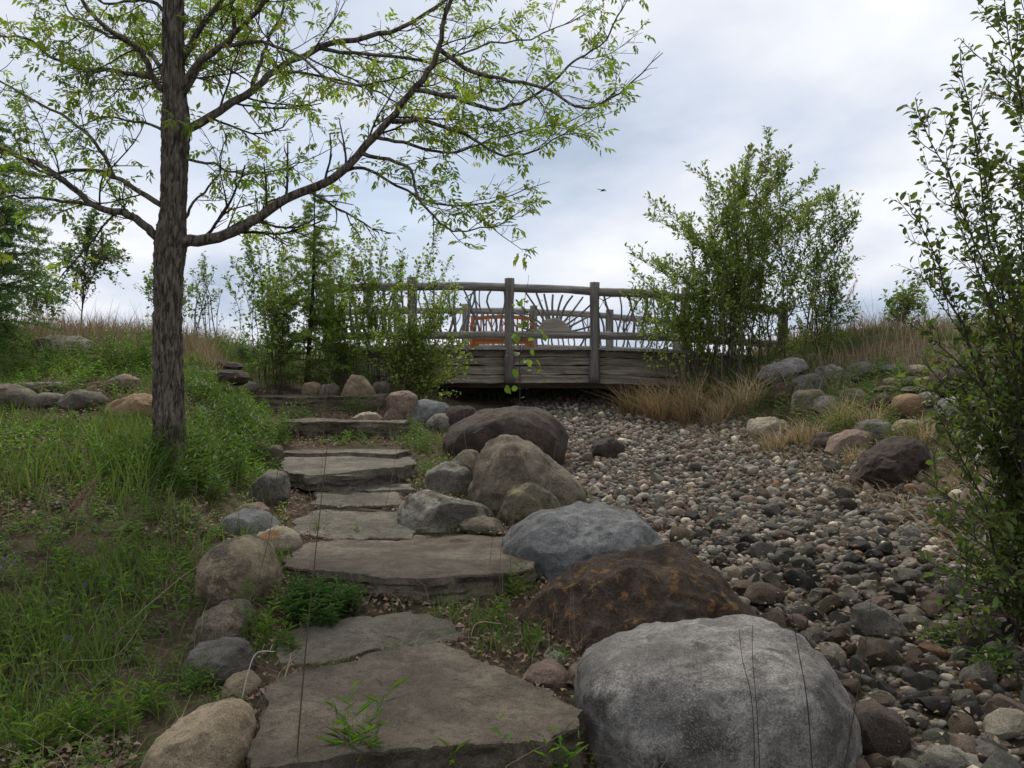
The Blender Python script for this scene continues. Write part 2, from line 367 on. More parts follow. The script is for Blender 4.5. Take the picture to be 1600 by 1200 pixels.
def H(x, y):
    x = np.clip(np.asarray(x, float), GX[0], GX[-1]-1e-6); y = np.clip(np.asarray(y, float), GY[0], GY[-1]-1e-6)
    fx = (x-GX[0])/0.14; fy = (y-GY[0])/0.14; i = np.minimum(fx.astype(int), len(GX)-2); j = np.minimum(fy.astype(int), len(GY)-2); u = fx-i; v = fy-j
    return HG[j, i]*(1-u)*(1-v)+HG[j, i+1]*u*(1-v)+HG[j+1, i]*(1-u)*v+HG[j+1, i+1]*u*v
def ground_hit(px, py, d0=2.5, d1=40):
    d = np.arange(d0, d1, 0.02); x = (px-800)/F*d; z = EYE+(YH-py)/F*d; k = np.nonzero(z <= H(x, d))[0]
    return None if len(k) == 0 else np.array([x[k[0]], d[k[0]], float(H(x[k[0]], d[k[0]]))])
def on_ground(px, d): x = (px-800)/F*d; return np.array([x, d, float(H(x, d))])

def build_ground():
    def axis(a, b, step, far):
        core = np.arange(a, b+1e-6, step); out = []; s = step; v = b
        while v < far: s *= 1.35; v += s; out.append(v)
        lo = []; s = step; v = a
        while v > -far: s *= 1.35; v -= s; lo.append(v)
        return np.concatenate([lo[::-1], core, out])
    xs = axis(-10, 10, 0.12, 4000); ys = axis(0, 24, 0.12, 4000)
    X, Y = np.meshgrid(xs, ys); Z = H(X.ravel(), Y.ravel()).reshape(X.shape)
    r = np.hypot(X, Y); far = np.clip((r-40)/60, 0, 1); Z = Z*(1-far)+0.4*far
    V = np.stack([X, Y, Z], -1).reshape(-1, 3); near = (r.ravel() < 25)
    V[:, 2] += np.where(near, fbm(V*3.1, 11, 3)*0.006, 0)
    nx = len(xs); i = np.arange(len(ys)-1)[:, None]*nx+np.arange(nx-1)[None]; i = i.ravel()
    o = link('ground', raw_mesh('ground', V, None, np.stack([i, i+1, i+nx+1, i+nx], -1), None, True, M['soil']))
    tag(o, kind='structure', label='brown soil bank with leaf litter beneath the grass')
build_ground()

# ------------------------------------------------------------------ rocks
import bmesh
_ico = {}
def ico(sub):
    if sub not in _ico:
        bm = bmesh.new(); bmesh.ops.create_icosphere(bm, subdivisions=sub, radius=1.0)
        V = np.array([v.co[:] for v in bm.verts]); T = np.array([[v.index for v in f.verts] for f in bm.faces]); bm.free()
        _ico[sub] = (V, T)
    return _ico[sub]

BLOCK = []       # footprints (x, y, r) where grass does not grow
def rock(outline, d, depth, label, mat, name='boulder', cat='boulder', facets=4, rough=0.05, p=0.8, sub=5, seed=0, cut=(0.78, 0.95), base=None, group=None, sharp=0.85, fix=False):
    """a stone whose outline across the view follows the traced points, at distance d and with its own depth"""
    rng = np.random.default_rng(seed+101)
    pts = np.array(outline, float)
    if len(pts) == 2:       # a bounding box: make a rounded stone outline
        (x0, y0), (x1, y1) = pts; a = np.linspace(0, 2*math.pi, 13)[:-1]
        rr = 1+rng.uniform(-.1, .1, 12)
        c_, s_ = np.cos(a), np.sin(a)
        pts = np.stack([(x0+x1)/2+(x1-x0)/2*np.sign(c_)*abs(c_)**.8*rr, (y0+y1)/2+(y1-y0)/2*np.sign(s_)*abs(s_)**.8*rr], 1)
    if not fix:              # distance from the ground that its foot touches
        gh = ground_hit((pts[:, 0].min()+pts[:, 0].max())/2, pts[:, 1].max()-.12*np.ptp(pts[:, 1]))
        if gh is not None and .72*d < gh[1] < 1.4*d: d = gh[1]+depth*.32
    s = d/F; cx, cy = (pts.min(0)+pts.max(0))/2
    q = np.concatenate([pts, pts[:1]]); dense = np.concatenate([q[i]+(q[i+1]-q[i])*np.linspace(0, 1, 24)[:-1, None] for i in range(len(pts))])
    dx = (dense[:, 0]-cx)*s; dz = -(dense[:, 1]-cy)*s
    ang = np.arctan2(dz, dx); R = np.hypot(dx, dz); o = np.argsort(ang); ang, R = ang[o], R[o]
    V0, T = ico(sub); phi = np.arctan2(V0[:, 2], V0[:, 0]); rho = np.hypot(V0[:, 0], V0[:, 2])
    Rp = np.interp(phi, np.r_[ang-2*math.pi, ang, ang+2*math.pi], np.r_[R, R, R])
    for w in (0.06, 0.12):
        Rp = 0.5*Rp+0.25*(np.interp(phi+w, np.r_[ang-2*math.pi, ang, ang+2*math.pi], np.r_[R, R, R])+np.interp(phi-w, np.r_[ang-2*math.pi, ang, ang+2*math.pi], np.r_[R, R, R]))
    k = rho**p
    V = np.stack([Rp*np.cos(phi)*k, depth/2*np.sign(V0[:, 1])*np.abs(V0[:, 1])**.85, Rp*np.sin(phi)*k], 1)
    size = max(np.ptp(V[:, 0]), np.ptp(V[:, 2]))
    for i in range(facets):
        n = norm(rng.normal(0, 1, 3)*np.array([.8, 1, .9])-np.array([0, .35, -.15])); h = V@n; c = h.max()*rng.uniform(*cut)
        ex = np.maximum(h-c, 0); V -= ex[:, None]*n*sharp
    nr = norm(V/np.array([np.ptp(V[:, 0]), np.ptp(V[:, 1]), np.ptp(V[:, 2])]))
    so = seed*3.7
    V += nr*(size*rough*(fbm(V/size*2.6+so, seed, 3)+0.45*(1-2*np.abs(fbm(V/size*6+so, seed+9, 3))))*.8)[:, None]
    V += nr*(size*rough*.30*fbm(V/size*18+so, seed+5, 4))[:, None]
    c = np.array([(cx-800)*s, d, EYE+(YH-cy)*s])
    zb = V[:, 2].min(); org = c+np.array([0, 0, zb]); V[:, 2] -= zb
    g = float(H(org[0], org[1]-depth*.2))
    if org[2] > g-0.03:      # never hover: let the foot of the stone reach into the ground
        low = V[:, 2] < V[:, 2].max()*.45
        V[low, 2] -= (org[2]-g+.06)*(1-V[low, 2]/(V[:, 2].max()*.45))
    me = raw_mesh(name, V, T, None, None, True, mat); me.set_sharp_from_angle(angle=math.radians(32))
    o_ = link(name, me, None, org); tag(o_, label, cat, group)
    BLOCK.append((org[0], d, max(np.ptp(V[:, 0]), depth)*.42))
    return o_

R_ = rock
# stones between the steps and the dry creek, climbing from the camera to the bridge
big = R_([(900, 1078), (910, 1028), (952, 1002), (1030, 992), (1100, 990), (1195, 986), (1238, 996), (1280, 1030), (1308, 1078), (1320, 1130), (1314, 1185), (1290, 1240), (1000, 1250), (912, 1210), (900, 1130)],
   4.05, 1.15, 'huge pale grey speckled granite boulder beside the lowest stone step', M['granite'], facets=6, rough=.024, p=.62, seed=1, cut=(.84, .95), sharp=.8, sub=6)
R_([(800, 985), (840, 930), (900, 896), (950, 876), (1060, 864), (1092, 880), (1130, 918), (1195, 975), (1190, 1030), (1000, 1050), (850, 1040)],
   5.15, 1.0, 'rust stained dark brown boulder with a sloping ridge behind the grey granite', M['rust'], facets=7, rough=.042, p=.75, seed=2, cut=(.68, .9), sub=6)
R_([(788, 842), (830, 811), (880, 798), (945, 795), (990, 806), (1030, 840), (1056, 868), (1045, 920), (860, 930), (790, 890)],
   6.25, .95, 'smooth blue grey boulder between the rusty boulder and the wide step', M['blue'], facets=6, rough=.036, p=.7, seed=3, cut=(.82, .94), sub=6)
R_([(732, 780), (740, 722), (770, 690), (800, 680), (830, 690), (862, 720), (900, 750), (917, 785), (905, 820), (850, 830), (750, 820)],
   7.7, .9, 'tall rounded brown grey boulder with a long sloping shoulder', M['brown'], facets=5, rough=.042, p=.72, seed=4, cut=(.82, .94))
R_([(776, 800), (798, 762), (830, 750), (865, 760), (886, 790), (882, 825), (840, 838), (786, 832)],
   7.0, .55, 'squat lichen spotted boulder leaning against the tall brown boulder', M['lichen'], facets=4, rough=.035, p=.75, seed=5)
R_([(610, 812), (635, 776), (670, 767), (700, 780), (745, 788), (774, 800), (772, 838), (690, 840), (640, 836)],
   7.15, .55, 'angular chalky grey rock with a dark broken face beside the flagstones', M['paleflat'], facets=9, rough=.03, p=.7, seed=6, cut=(.6, .88), sharp=.95)
R_([(715, 818), (745, 808), (780, 814), (790, 832), (740, 838)], 6.75, .35, 'small low brown rock at the foot of the lichen boulder', M['brown'], sub=4, seed=7)
R_([(688, 690), (715, 655), (760, 640), (805, 636), (850, 642), (880, 665), (891, 692), (887, 728), (850, 742), (720, 735)],
   9.8, 1.3, 'dark chocolate brown domed boulder standing in front of the bridge', M['dark'], facets=4, rough=.03, p=.7, seed=8, cut=(.86, .96))
R_([(685, 660), (700, 638), (735, 632), (752, 650), (740, 680), (695, 685)], 10.6, .5, 'plain brown rock tucked behind the dark domed boulder', M['dark'], sub=4, seed=9)
R_([(612, 660), (630, 635), (662, 625), (700, 630), (712, 650), (700, 668), (640, 672)], 11.4, .6, 'blue black rounded boulder at the end of the fourth step', M['blue'], sub=4, seed=10, facets=3, rough=.03)
R_([(664, 662), (680, 646), (705, 647), (716, 662), (708, 680), (670, 682)], 10.7, .35, 'small pale grey round stone beside the dark domed boulder', M['grey'], sub=4, seed=11)
R_([(598, 655), (608, 636), (630, 632), (640, 645), (634, 664), (604, 666)], 11.8, .3, 'pink rounded stone beside the blue black boulder', M['pink'], sub=4, seed=12)
R_([(702, 775), (705, 725), (722, 705), (745, 702), (752, 740), (745, 785)], 8.3, .5, 'mossy brown upright stone behind the tall rounded boulder', M['brown'], sub=4, seed=13)
R_([(655, 765), (668, 735), (700, 724), (735, 730), (742, 770), (700, 780)], 8.6, .45, 'low weathered grey stone half hidden in weeds by the third step', M['grey'], sub=4, seed=14)
R_([(920, 708), (930, 688), (955, 683), (976, 695), (975, 718), (940, 722)], 10.3, .35, 'lone brown boulder lying out among the creek cobbles', M['dark'], sub=4, seed=15)
R_([(812, 1060), (830, 1042), (865, 1034), (888, 1048), (886, 1076), (840, 1080)], 4.75, .22, 'small dark speckled rock wedged beside the lowest step', M['pink'], sub=4, seed=16, facets=6)
R_([(880, 1060), (892, 1040), (915, 1035), (925, 1060), (905, 1080)], 4.7, .2, 'small brown rock wedged against the huge granite boulder', M['brown'], sub=4, seed=17)
R_([(845, 1028), (868, 1018), (888, 1024), (886, 1040), (850, 1042)], 4.95, .15, 'thin pale stone chip below the rusty boulder', M['paleflat'], sub=3, seed=18, facets=6)
# stones standing on the top step by the bridge path
R_([(522, 616), (535, 596), (550, 587), (568, 590), (585, 600), (597, 618), (560, 622)], 13.4, .5, 'pointed pale tan rock on the upper step', M['tan'], sub=4, fix=True, seed=20, facets=7, cut=(.65, .9))
R_([(468, 613), (472, 599), (490, 596), (502, 603), (500, 615)], 13.6, .25, 'round buff stone on the upper step below the larch', M['tan'], sub=3, fix=True, seed=21)
R_([(498, 614), (504, 601), (522, 599), (532, 606), (530, 617)], 13.5, .25, 'flattish brown stone between the buff stone and the pointed rock', M['brown'], sub=3, fix=True, seed=22)
R_([(575, 613), (584, 597), (602, 594), (614, 603), (612, 616)], 14.0, .3, 'grey stone behind the pointed tan rock', M['grey'], sub=3, fix=True, seed=23)
R_([(600, 632), (612, 614), (638, 610), (652, 620), (648, 640), (610, 642)], 12.6, .45, 'flat topped pinkish boulder at the end of the upper step', M['pink'], sub=4, fix=True, seed=24)
R_([(548, 655), (560, 645), (585, 643), (598, 652), (590, 662)], 11.9, .3, 'low cream stone lying on the fourth step', M['stained'], sub=3, fix=True, seed=25)
# stones along the grassy side of the steps
R_([(228, 1200), (250, 1152), (300, 1116), (345, 1103), (376, 1112), (398, 1152), (392, 1215), (330, 1250), (235, 1250)], 3.85, .5, 'tan granite boulder in the grass at the foot of the steps', M['tan'], facets=5, rough=.035, p=.7, seed=30)
R_([(290, 1050), (305, 1012), (345, 1003), (380, 1006), (395, 1035), (392, 1070), (320, 1075)], 4.55, .35, 'flat topped grey brown stone sunk in the grass edge', M['grey'], facets=5, seed=31)
R_([(345, 1085), (360, 1056), (388, 1048), (408, 1065), (405, 1095), (360, 1100)], 4.3, .2, 'small tan wedge stone beside the lowest step', M['tan'], sub=4, seed=32)
R_([(297, 995), (312, 962), (345, 945), (375, 941), (394, 958), (395, 1000), (330, 1010)], 4.95, .35, 'golden brown boulder below the big two toned one', M['brown'], facets=5, seed=33)
R_([(312, 930), (318, 872), (345, 846), (385, 837), (415, 850), (437, 892), (434, 950), (380, 962), (325, 955)], 5.55, .55, 'big cream and dark two toned boulder beside the wide step', M['twotone'], facets=4, rough=.03, p=.68, seed=34, cut=(.85, .96))
R_([(394, 858), (405, 832), (432, 821), (462, 830), (472, 856), (450, 878), (400, 878)], 5.95, .35, 'cream stone with an orange rust stain', M['stained'], sub=4, facets=4, seed=35)
R_([(341, 835), (350, 808), (380, 796), (415, 800), (440, 825), (430, 850), (350, 852)], 6.35, .45, 'rounded blue grey boulder on the grassy side of the steps', M['blue'], facets=3, rough=.025, seed=36)
R_([(362, 803), (378, 789), (405, 785), (422, 797), (410, 812), (368, 812)], 6.7, .3, 'pale pink flat stone resting behind the blue grey boulder', M['pink'], sub=4, seed=37, facets=5)
R_([(392, 780), (398, 745), (420, 732), (446, 738), (452, 775), (430, 795), (395, 795)], 7.4, .4, 'grey brown boulder in the grass beside the path litter', M['grey'], sub=4, seed=38)
R_([(384, 738), (386, 700), (410, 692), (440, 697), (443, 738)], 8.2, .35, 'square brown block at the end of the third step', M['slab'], sub=4, seed=39, p=.5, facets=3)
R_([(163, 650), (172, 628), (205, 617), (240, 618), (272, 630), (280, 655), (180, 660)], 9.3, .55, 'orange tan boulder just behind the tree trunk', M['orange_rock'], sub=4, seed=40, facets=3)
R_([(165, 615), (172, 592), (195, 584), (215, 592), (220, 615)], 10.0, .4, 'purplish grey boulder above the orange tan one', M['pink'], sub=4, seed=41)
R_([(-30, 632), (-10, 607), (20, 600), (52, 615), (55, 640), (-20, 645)], 9.3, .6, 'brown boulder at the end of the low stone ledge', M['brown'], sub=4, seed=42)
R_([(52, 552), (65, 530), (110, 524), (142, 535), (152, 552), (100, 560)], 11.8, 1.0, 'long grey boulder below the crest of dry grass', M['grey'], sub=4, seed=43, facets=5, rough=.05)
for i, (b, d, m, l) in enumerate([
    ([(288, 618), (332, 596)], 9.8, 'grey', 'grey stone poking out of the grass just past the trunk'),
    ([(336, 616), (372, 600)], 10.4, 'brown', 'brown stone in a row between trunk and upper step'),
    ([(366, 616), (404, 596)], 11.3, 'grey', 'light grey stone at the corner of the upper step'),
    ([(362, 566), (402, 538)], 12.8, 'grey', 'weathered grey stone on the slope above the upper step'),
    ([(330, 545), (352, 530)], 13.0, 'dark', 'small dark stone on the slope among dry grass')]):
    R_(b, d, .35, l, M[m], sub=3, seed=50+i, facets=4)
# flat ledge stones on the bank
for i, (b, d, l) in enumerate([
    ([(20, 614), (112, 597)], 9.9, 'long flat stone topping the ledge below the bank'),
    ([(42, 640), (105, 614)], 9.4, 'layered flat stone in the low ledge'),
    ([(95, 643), (165, 612)], 9.2, 'broad layered stone closing the low ledge'),
    ([(285, 602), (395, 578)], 11.6, 'wide dark flat stone laid across the slope beyond the trunk'),
    ([(292, 580), (380, 566)], 12.3, 'thin upper flat stone laid across the slope beyond the trunk')]):
    R_(b, d, .5, l, M['slab_grey' if i < 3 else 'dark'], name='ledge_stone', cat='stone', sub=4, seed=60+i, facets=4, p=.45, rough=.04)
# stones of the far bank
R_([(1180, 594), (1192, 573), (1240, 558), (1264, 560), (1268, 575), (1240, 592), (1200, 604)], 13.2, .6, 'long pale grey boulder slanting out of the shrub bank', M['granite'], sub=4, seed=70, facets=3)
R_([(1203, 628), (1210, 602), (1232, 597), (1242, 612), (1238, 640), (1210, 640)], 12.6, .4, 'reddish brown boulder below the slanting grey one', M['rust'], sub=4, seed=71)
R_([(1232, 612), (1245, 590), (1275, 583), (1295, 595), (1292, 622), (1240, 625)], 12.4, .5, 'rounded grey boulder beside the reddish brown one', M['grey'], sub=4, seed=72)
R_([(1237, 645), (1242, 612), (1275, 608), (1290, 620), (1290, 652), (1245, 656)], 11.9, .45, 'squarish tan boulder at the creek edge', M['brown'], sub=4, seed=73, facets=6)
R_([(1318, 598), (1330, 572), (1352, 562), (1372, 570), (1368, 598)], 12.4, .5, 'smooth grey boulder half buried in the far bank', M['grey'], sub=4, seed=74)
for i, (b, m, l) in enumerate([
    ([(1380, 586), (1412, 570)], 'granite', 'flat grey stone on top of the little dry stone wall'),
    ([(1418, 590), (1449, 570)], 'stained', 'large cream stone on top of the little dry stone wall'),
    ([(1384, 606), (1402, 590)], 'tan', 'tan stone in the little dry stone wall'),
    ([(1401, 607), (1421, 592)], 'lichen', 'yellowish stone in the little dry stone wall'),
    ([(1418, 601), (1434, 588)], 'brown', 'small brown stone in the little dry stone wall'),
    ([(1433, 606), (1457, 589)], 'pink', 'pinkish stone closing the little dry stone wall'),
    ([(1365, 616), (1412, 603)], 'slab', 'brown slab at the bottom of the little dry stone wall'),
    ([(1408, 617), (1466, 604)], 'slab_grey', 'long grey slab at the bottom of the little dry stone wall'),
    ([(1360, 655), (1400, 614)], 'rust', 'rusty block under the brown slab'),
    ([(1398, 655), (1440, 616)], 'orange_rock', 'orange brown block under the long grey slab'),
    ([(1436, 640), (1462, 612)], 'grey', 'grey block under the end of the long slab')]):
    R_(b, 11.9+.05*i, .35, l, M[m], sub=3, seed=80+i, facets=4, p=.55)
R_([(1454, 625), (1460, 585), (1485, 573), (1515, 585), (1515, 625)], 11.6, .6, 'dark grey boulder beside the little dry stone wall', M['dark'], sub=4, seed=95)
R_([(1458, 655), (1468, 625), (1495, 616), (1520, 630), (1515, 660)], 10.8, .5, 'light grey boulder below the dark one', M['granite'], sub=4, seed=96)
R_([(1168, 672), (1172, 656), (1205, 652), (1232, 660), (1228, 684), (1175, 686)], 11.6, .45, 'cream layered slab lying at the creek edge', M['stained'], sub=4, seed=97, p=.45, facets=5)
R_([(1288, 712), (1300, 684), (1330, 671), (1358, 674), (1362, 712)], 10.4, .5, 'pinkish tan boulder among straw at the creek edge', M['pink'], sub=4, seed=98)
R_([(1266, 700), (1275, 678), (1300, 674), (1312, 692), (1300, 706)], 10.7, .3, 'small purple grey stone beside the pinkish tan boulder', M['dark'], sub=4, seed=99)
R_([(1330, 760), (1350, 716), (1385, 690), (1415, 682), (1440, 698), (1454, 738), (1440, 768), (1370, 772)], 9.3, .8, 'angular dark purple brown boulder on the creek edge', M['dark'], facets=6, seed=100, cut=(.7, .92))
R_([(1520, 725), (1540, 676), (1580, 662), (1640, 672), (1650, 730)], 8.8, .7, 'pale boulder behind the overhanging willow', M['granite'], sub=4, seed=101)
for i, (b, d, m, l) in enumerate([([(1268, 652), (1318, 618)], 11.7, 'grey', 'broad grey boulder packed beside the squarish tan one'), ([(1310, 640), (1352, 606)], 12.0, 'brown', 'brown boulder packed below the half buried grey one'), ([(1275, 598), (1322, 570)], 13.0, 'granite', 'pale boulder packed above the rounded grey one'), ([(1340, 690), (1392, 655)], 10.9, 'grey', 'low grey boulder above the dark purple brown one'), ([(1400, 690), (1448, 655)], 10.6, 'tan', 'low tan boulder under the orange brown block')]):
    R_(b, d, .5, l, M[m], sub=4, seed=130+i, facets=5)
R_([(1500, 820), (1520, 760), (1570, 745), (1650, 755), (1660, 825)], 7.4, .7, 'pinkish boulder under the overhanging willow', M['pink'], sub=4, seed=102)
# biggest cobbles of the creek, one by one
R_([(1328, 985), (1335, 945), (1365, 942), (1400, 962), (1422, 992), (1410, 1012), (1360, 1005)], 5.2, .22, 'large dark speckled flat cobble tilted on the creek stones', M['grey'], sub=4, seed=110, name='cobble', cat='cobble', facets=2)
R_([(1488, 1015), (1500, 972), (1530, 964), (1562, 985), (1568, 1020), (1520, 1030)], 5.0, .25, 'large charcoal cobble at the foot of the willow', M['dark'], sub=4, seed=111, name='cobble', cat='cobble')
R_([(1322, 1150), (1335, 1108), (1375, 1100), (1412, 1125), (1418, 1180), (1350, 1195)], 4.15, .3, 'dark brown rock beside the huge granite boulder', M['dark'], sub=4, seed=112, name='cobble', cat='cobble')
R_([(1425, 1195), (1445, 1172), (1490, 1170), (1535, 1190), (1535, 1230), (1430, 1235)], 3.95, .25, 'broad chalk pale cobble in the nearest creek stones', M['paleflat'], sub=4, seed=113, name='cobble', cat='cobble', facets=2)
R_([(1510, 1205), (1516, 1168), (1545, 1158), (1572, 1175), (1572, 1215)], 3.98, .2, 'round grey cobble beside the broad chalk pale one', M['grey'], sub=4, seed=114, name='cobble', cat='cobble')
R_([(1133, 905), (1136, 888), (1148, 883), (1160, 890), (1161, 905), (1148, 912)], 5.9, .1, 'round cream ball shaped cobble by the rusty boulder', M['stained'], sub=4, seed=115, name='cobble', cat='cobble', facets=0, rough=.015)
R_([(1308, 800), (1312, 780), (1325, 778), (1338, 785), (1338, 803)], 8.0, .15, 'black cobble with a tan cap standing up in the creek', M['dark'], sub=3, seed=116, name='cobble', cat='cobble')
R_([(1398, 840), (1405, 826), (1425, 820), (1440, 832), (1434, 846)], 7.3, .15, 'white cobble near the willow twigs', M['granite'], sub=3, seed=117, name='cobble', cat='cobble')

# ------------------------------------------------------------------ stone steps and flagstones
def slab(poly, ztop, thick, label, mat, name='stone_step', cat='stone step', seed=0, tilt=(0, 0), px=True, edge=0.026):
    """a stone slab: outline in photo pixels on the level of its top (or world x, y when px is False)"""
    pts = np.array([[(x-800)/F*(F*(EYE-ztop)/(y-YH)), F*(EYE-ztop)/(y-YH)] for x, y in poly] if px else poly, float)
    c = (pts.min(0)+pts.max(0))/2; q = np.concatenate([pts, pts[:1]])
    dense = np.concatenate([q[i]+(q[i+1]-q[i])*np.linspace(0, 1, 60)[:-1, None] for i in range(len(pts))])-c
    ang = np.arctan2(dense[:, 1], dense[:, 0]); R = np.hypot(*dense.T); o = np.argsort(ang); ang, R = ang[o], R[o]
    # walk the rim evenly by length rather than by angle
    seg = np.r_[0, np.cumsum(np.hypot(*np.diff(dense, axis=0).T))]; NA = 220
    t = np.linspace(0, seg[-1], NA, endpoint=False); rim = np.stack([np.interp(t, seg, dense[:, 0]), np.interp(t, seg, dense[:, 1])], 1)
    rad = norm(rim); nz = fbm(np.c_[rim*5, np.full(NA, seed)], seed, 4)
    rim = rim+rad*(nz*edge+.35*edge*np.floor(2.5*fbm(np.c_[rim*13, np.full(NA, seed+3)], seed+2, 2)))[:, None]
    rows = []
    for f in [0.02, .1, .2, .3, .4, .5, .6, .68, .76, .83, .89, .94, .975]:
        rows.append(np.c_[rim*f, np.zeros(NA)])
    fall = [(1.0, -.006), (1.0, -.02)]
    n_s = 9
    for i in range(n_s):
        z = -.02-(thick-.02)*(i+1)/n_s; rows.append(np.c_[rim, np.full(NA, z)])
    top = np.c_[rim, np.full(NA, -.003)]; rows.insert(13, top*np.array([.997, .997, 1]))
    rows.insert(14, np.c_[rim, np.full(NA, -.014)])
    V = np.array(rows); nr = len(rows)
    flat = V[:14].reshape(-1, 3); w = np.c_[flat[:, :2]+c, np.zeros(len(flat))]
    # bedding flakes on top: broad steps of a few millimetres plus grain
    st = fbm(w*1.6, seed+3, 4); flakes = np.floor(st*4)/4*.020
    flat[:, 2] += flakes+fbm(w*7, seed+4, 3)*.005+fbm(w*1.1, seed+6, 2)*.012
    V[:14] = flat.reshape(14, NA, 3)
    for i in range(15, nr):
        p3 = np.c_[rim*3.2+c, V[i, :, 2]*16]
        off = fbm(p3, seed+7, 4)*.026+np.floor(2*fbm(p3*np.array([1.6, 1.6, 1.2]), seed+8, 3))*.012
        V[i, :, :2] += rad*(off-.012*(i-15)/n_s)[:, None]
        V[i, :, 2] += fbm(np.c_[rim*4+c, np.full(NA, i)], seed+11, 2)*.012
    V[14, :, 2] = (V[13, :, 2]-.012)
    V[:, :, 2] += V[:, :, 0]*tilt[0]+V[:, :, 1]*tilt[1]
    V = V.reshape(-1, 3); i = np.arange(nr-1)[:, None]*NA; j = np.arange(NA)[None]; j2 = (j+1) % NA
    Q = np.stack([i+j, i+NA+j, i+NA+j2, i+j2], -1).reshape(-1, 4)
    V = np.concatenate([V, [[0, 0, V[0, 2]]], [[0, 0, -thick]]]); a = np.arange(NA)
    T = np.concatenate([np.stack([np.full(NA, nr*NA), a, (a+1) % NA], -1), np.stack([np.full(NA, nr*NA+1), (nr-1)*NA+(a+1) % NA, (nr-1)*NA+a], -1)])
    org = np.array([c[0], c[1], ztop-thick]); V[:, 2] += thick
    me = raw_mesh(name, V, T, Q, None, True, mat); me.set_sharp_from_angle(angle=math.radians(28))
    o_ = link(name, me, None, org); tag(o_, label, cat)
    SLABS.append(pts); return o_
SLABS = []
slab([(392, 1178), (398, 1120), (425, 1065), (470, 1048), (690, 1008), (745, 1032), (800, 1055), (912, 1108), (908, 1140), (860, 1152), (720, 1150), (560, 1160), (470, 1172)], .235, .31,
     'lowest stone step, a broad pointed brown slab beside the granite boulder', M['slab'], seed=1, tilt=(.01, .05))
slab([(440, 880), (465, 848), (520, 838), (600, 834), (700, 832), (790, 836), (850, 855), (835, 885), (760, 898), (680, 905), (600, 900), (520, 893)], .43, .17,
     'wide dark topped stone step overhanging a black gap', M['slab'], seed=3)
def flag(poly, label, seed, lift=.03, mat='slab_grey'):
    p = np.array([ground_hit(*q)[:2] for q in poly]); c = (p.min(0)+p.max(0))/2; h = .25
    z = float(H(c[0], c[1])); ty = float(H(c[0], c[1]+h)-H(c[0], c[1]-h))/(2*h); tx = float(H(c[0]+h, c[1])-H(c[0]-h, c[1]))/(2*h)
    slab(p, z+lift, .12, label, M[mat], name='flagstone', cat='flagstone', seed=seed, px=False, tilt=(tx*.7, ty*.95))
flag([(428, 1042), (436, 1000), (470, 978), (560, 968), (640, 966), (705, 978), (735, 1000), (690, 1012), (600, 1024), (500, 1044)], 'thin chipped flagstone between the lowest step and the wide step', 2, .035)
flag([(452, 838), (458, 815), (490, 800), (560, 797), (625, 803), (665, 822), (640, 845), (540, 848)], 'tan cracked flagstone just above the wide step', 4, .04)
flag([(478, 796), (492, 778), (550, 774), (618, 778), (632, 796), (560, 796)], 'narrow tan flagstone in the middle of the littered path', 12, .03)
flag([(508, 773), (520, 760), (580, 757), (642, 762), (650, 774), (600, 776)], 'small blue grey flagstone under the leaf litter', 5, .04, 'grey')
slab([(440, 730), (446, 712), (500, 707), (600, 706), (645, 712), (650, 724), (620, 732), (540, 736), (480, 738)], .79, .17, 'third stone step with a pale worn top and undercut face', M['slab_grey'], seed=6)
slab([(-2.6, 9.6), (-2.2, 9.5), (-1.2, 9.6), (-1.1, 10.1), (-2.4, 10.2)], .84, .14, 'thin ledge stone buried in litter below the fourth step', M['slab_grey'], name='flagstone', cat='flagstone', seed=7, px=False)
slab([(-2.75, 11.0), (-1.9, 10.98), (-1.35, 11.05), (-1.3, 11.7), (-2.6, 11.8), (-2.85, 11.5)], 1.11, .19, 'fourth stone step, a straight dark block with a sharp edge', M['slab'], seed=8, px=False)
slab([(-3.85, 13.0), (-2.8, 12.95), (-1.95, 13.05), (-1.75, 13.6), (-2.6, 13.9), (-3.7, 13.8), (-4.0, 13.4)], 1.405, .30, 'long upper stone step with rocks resting on it', M['slab'], seed=9, px=False)

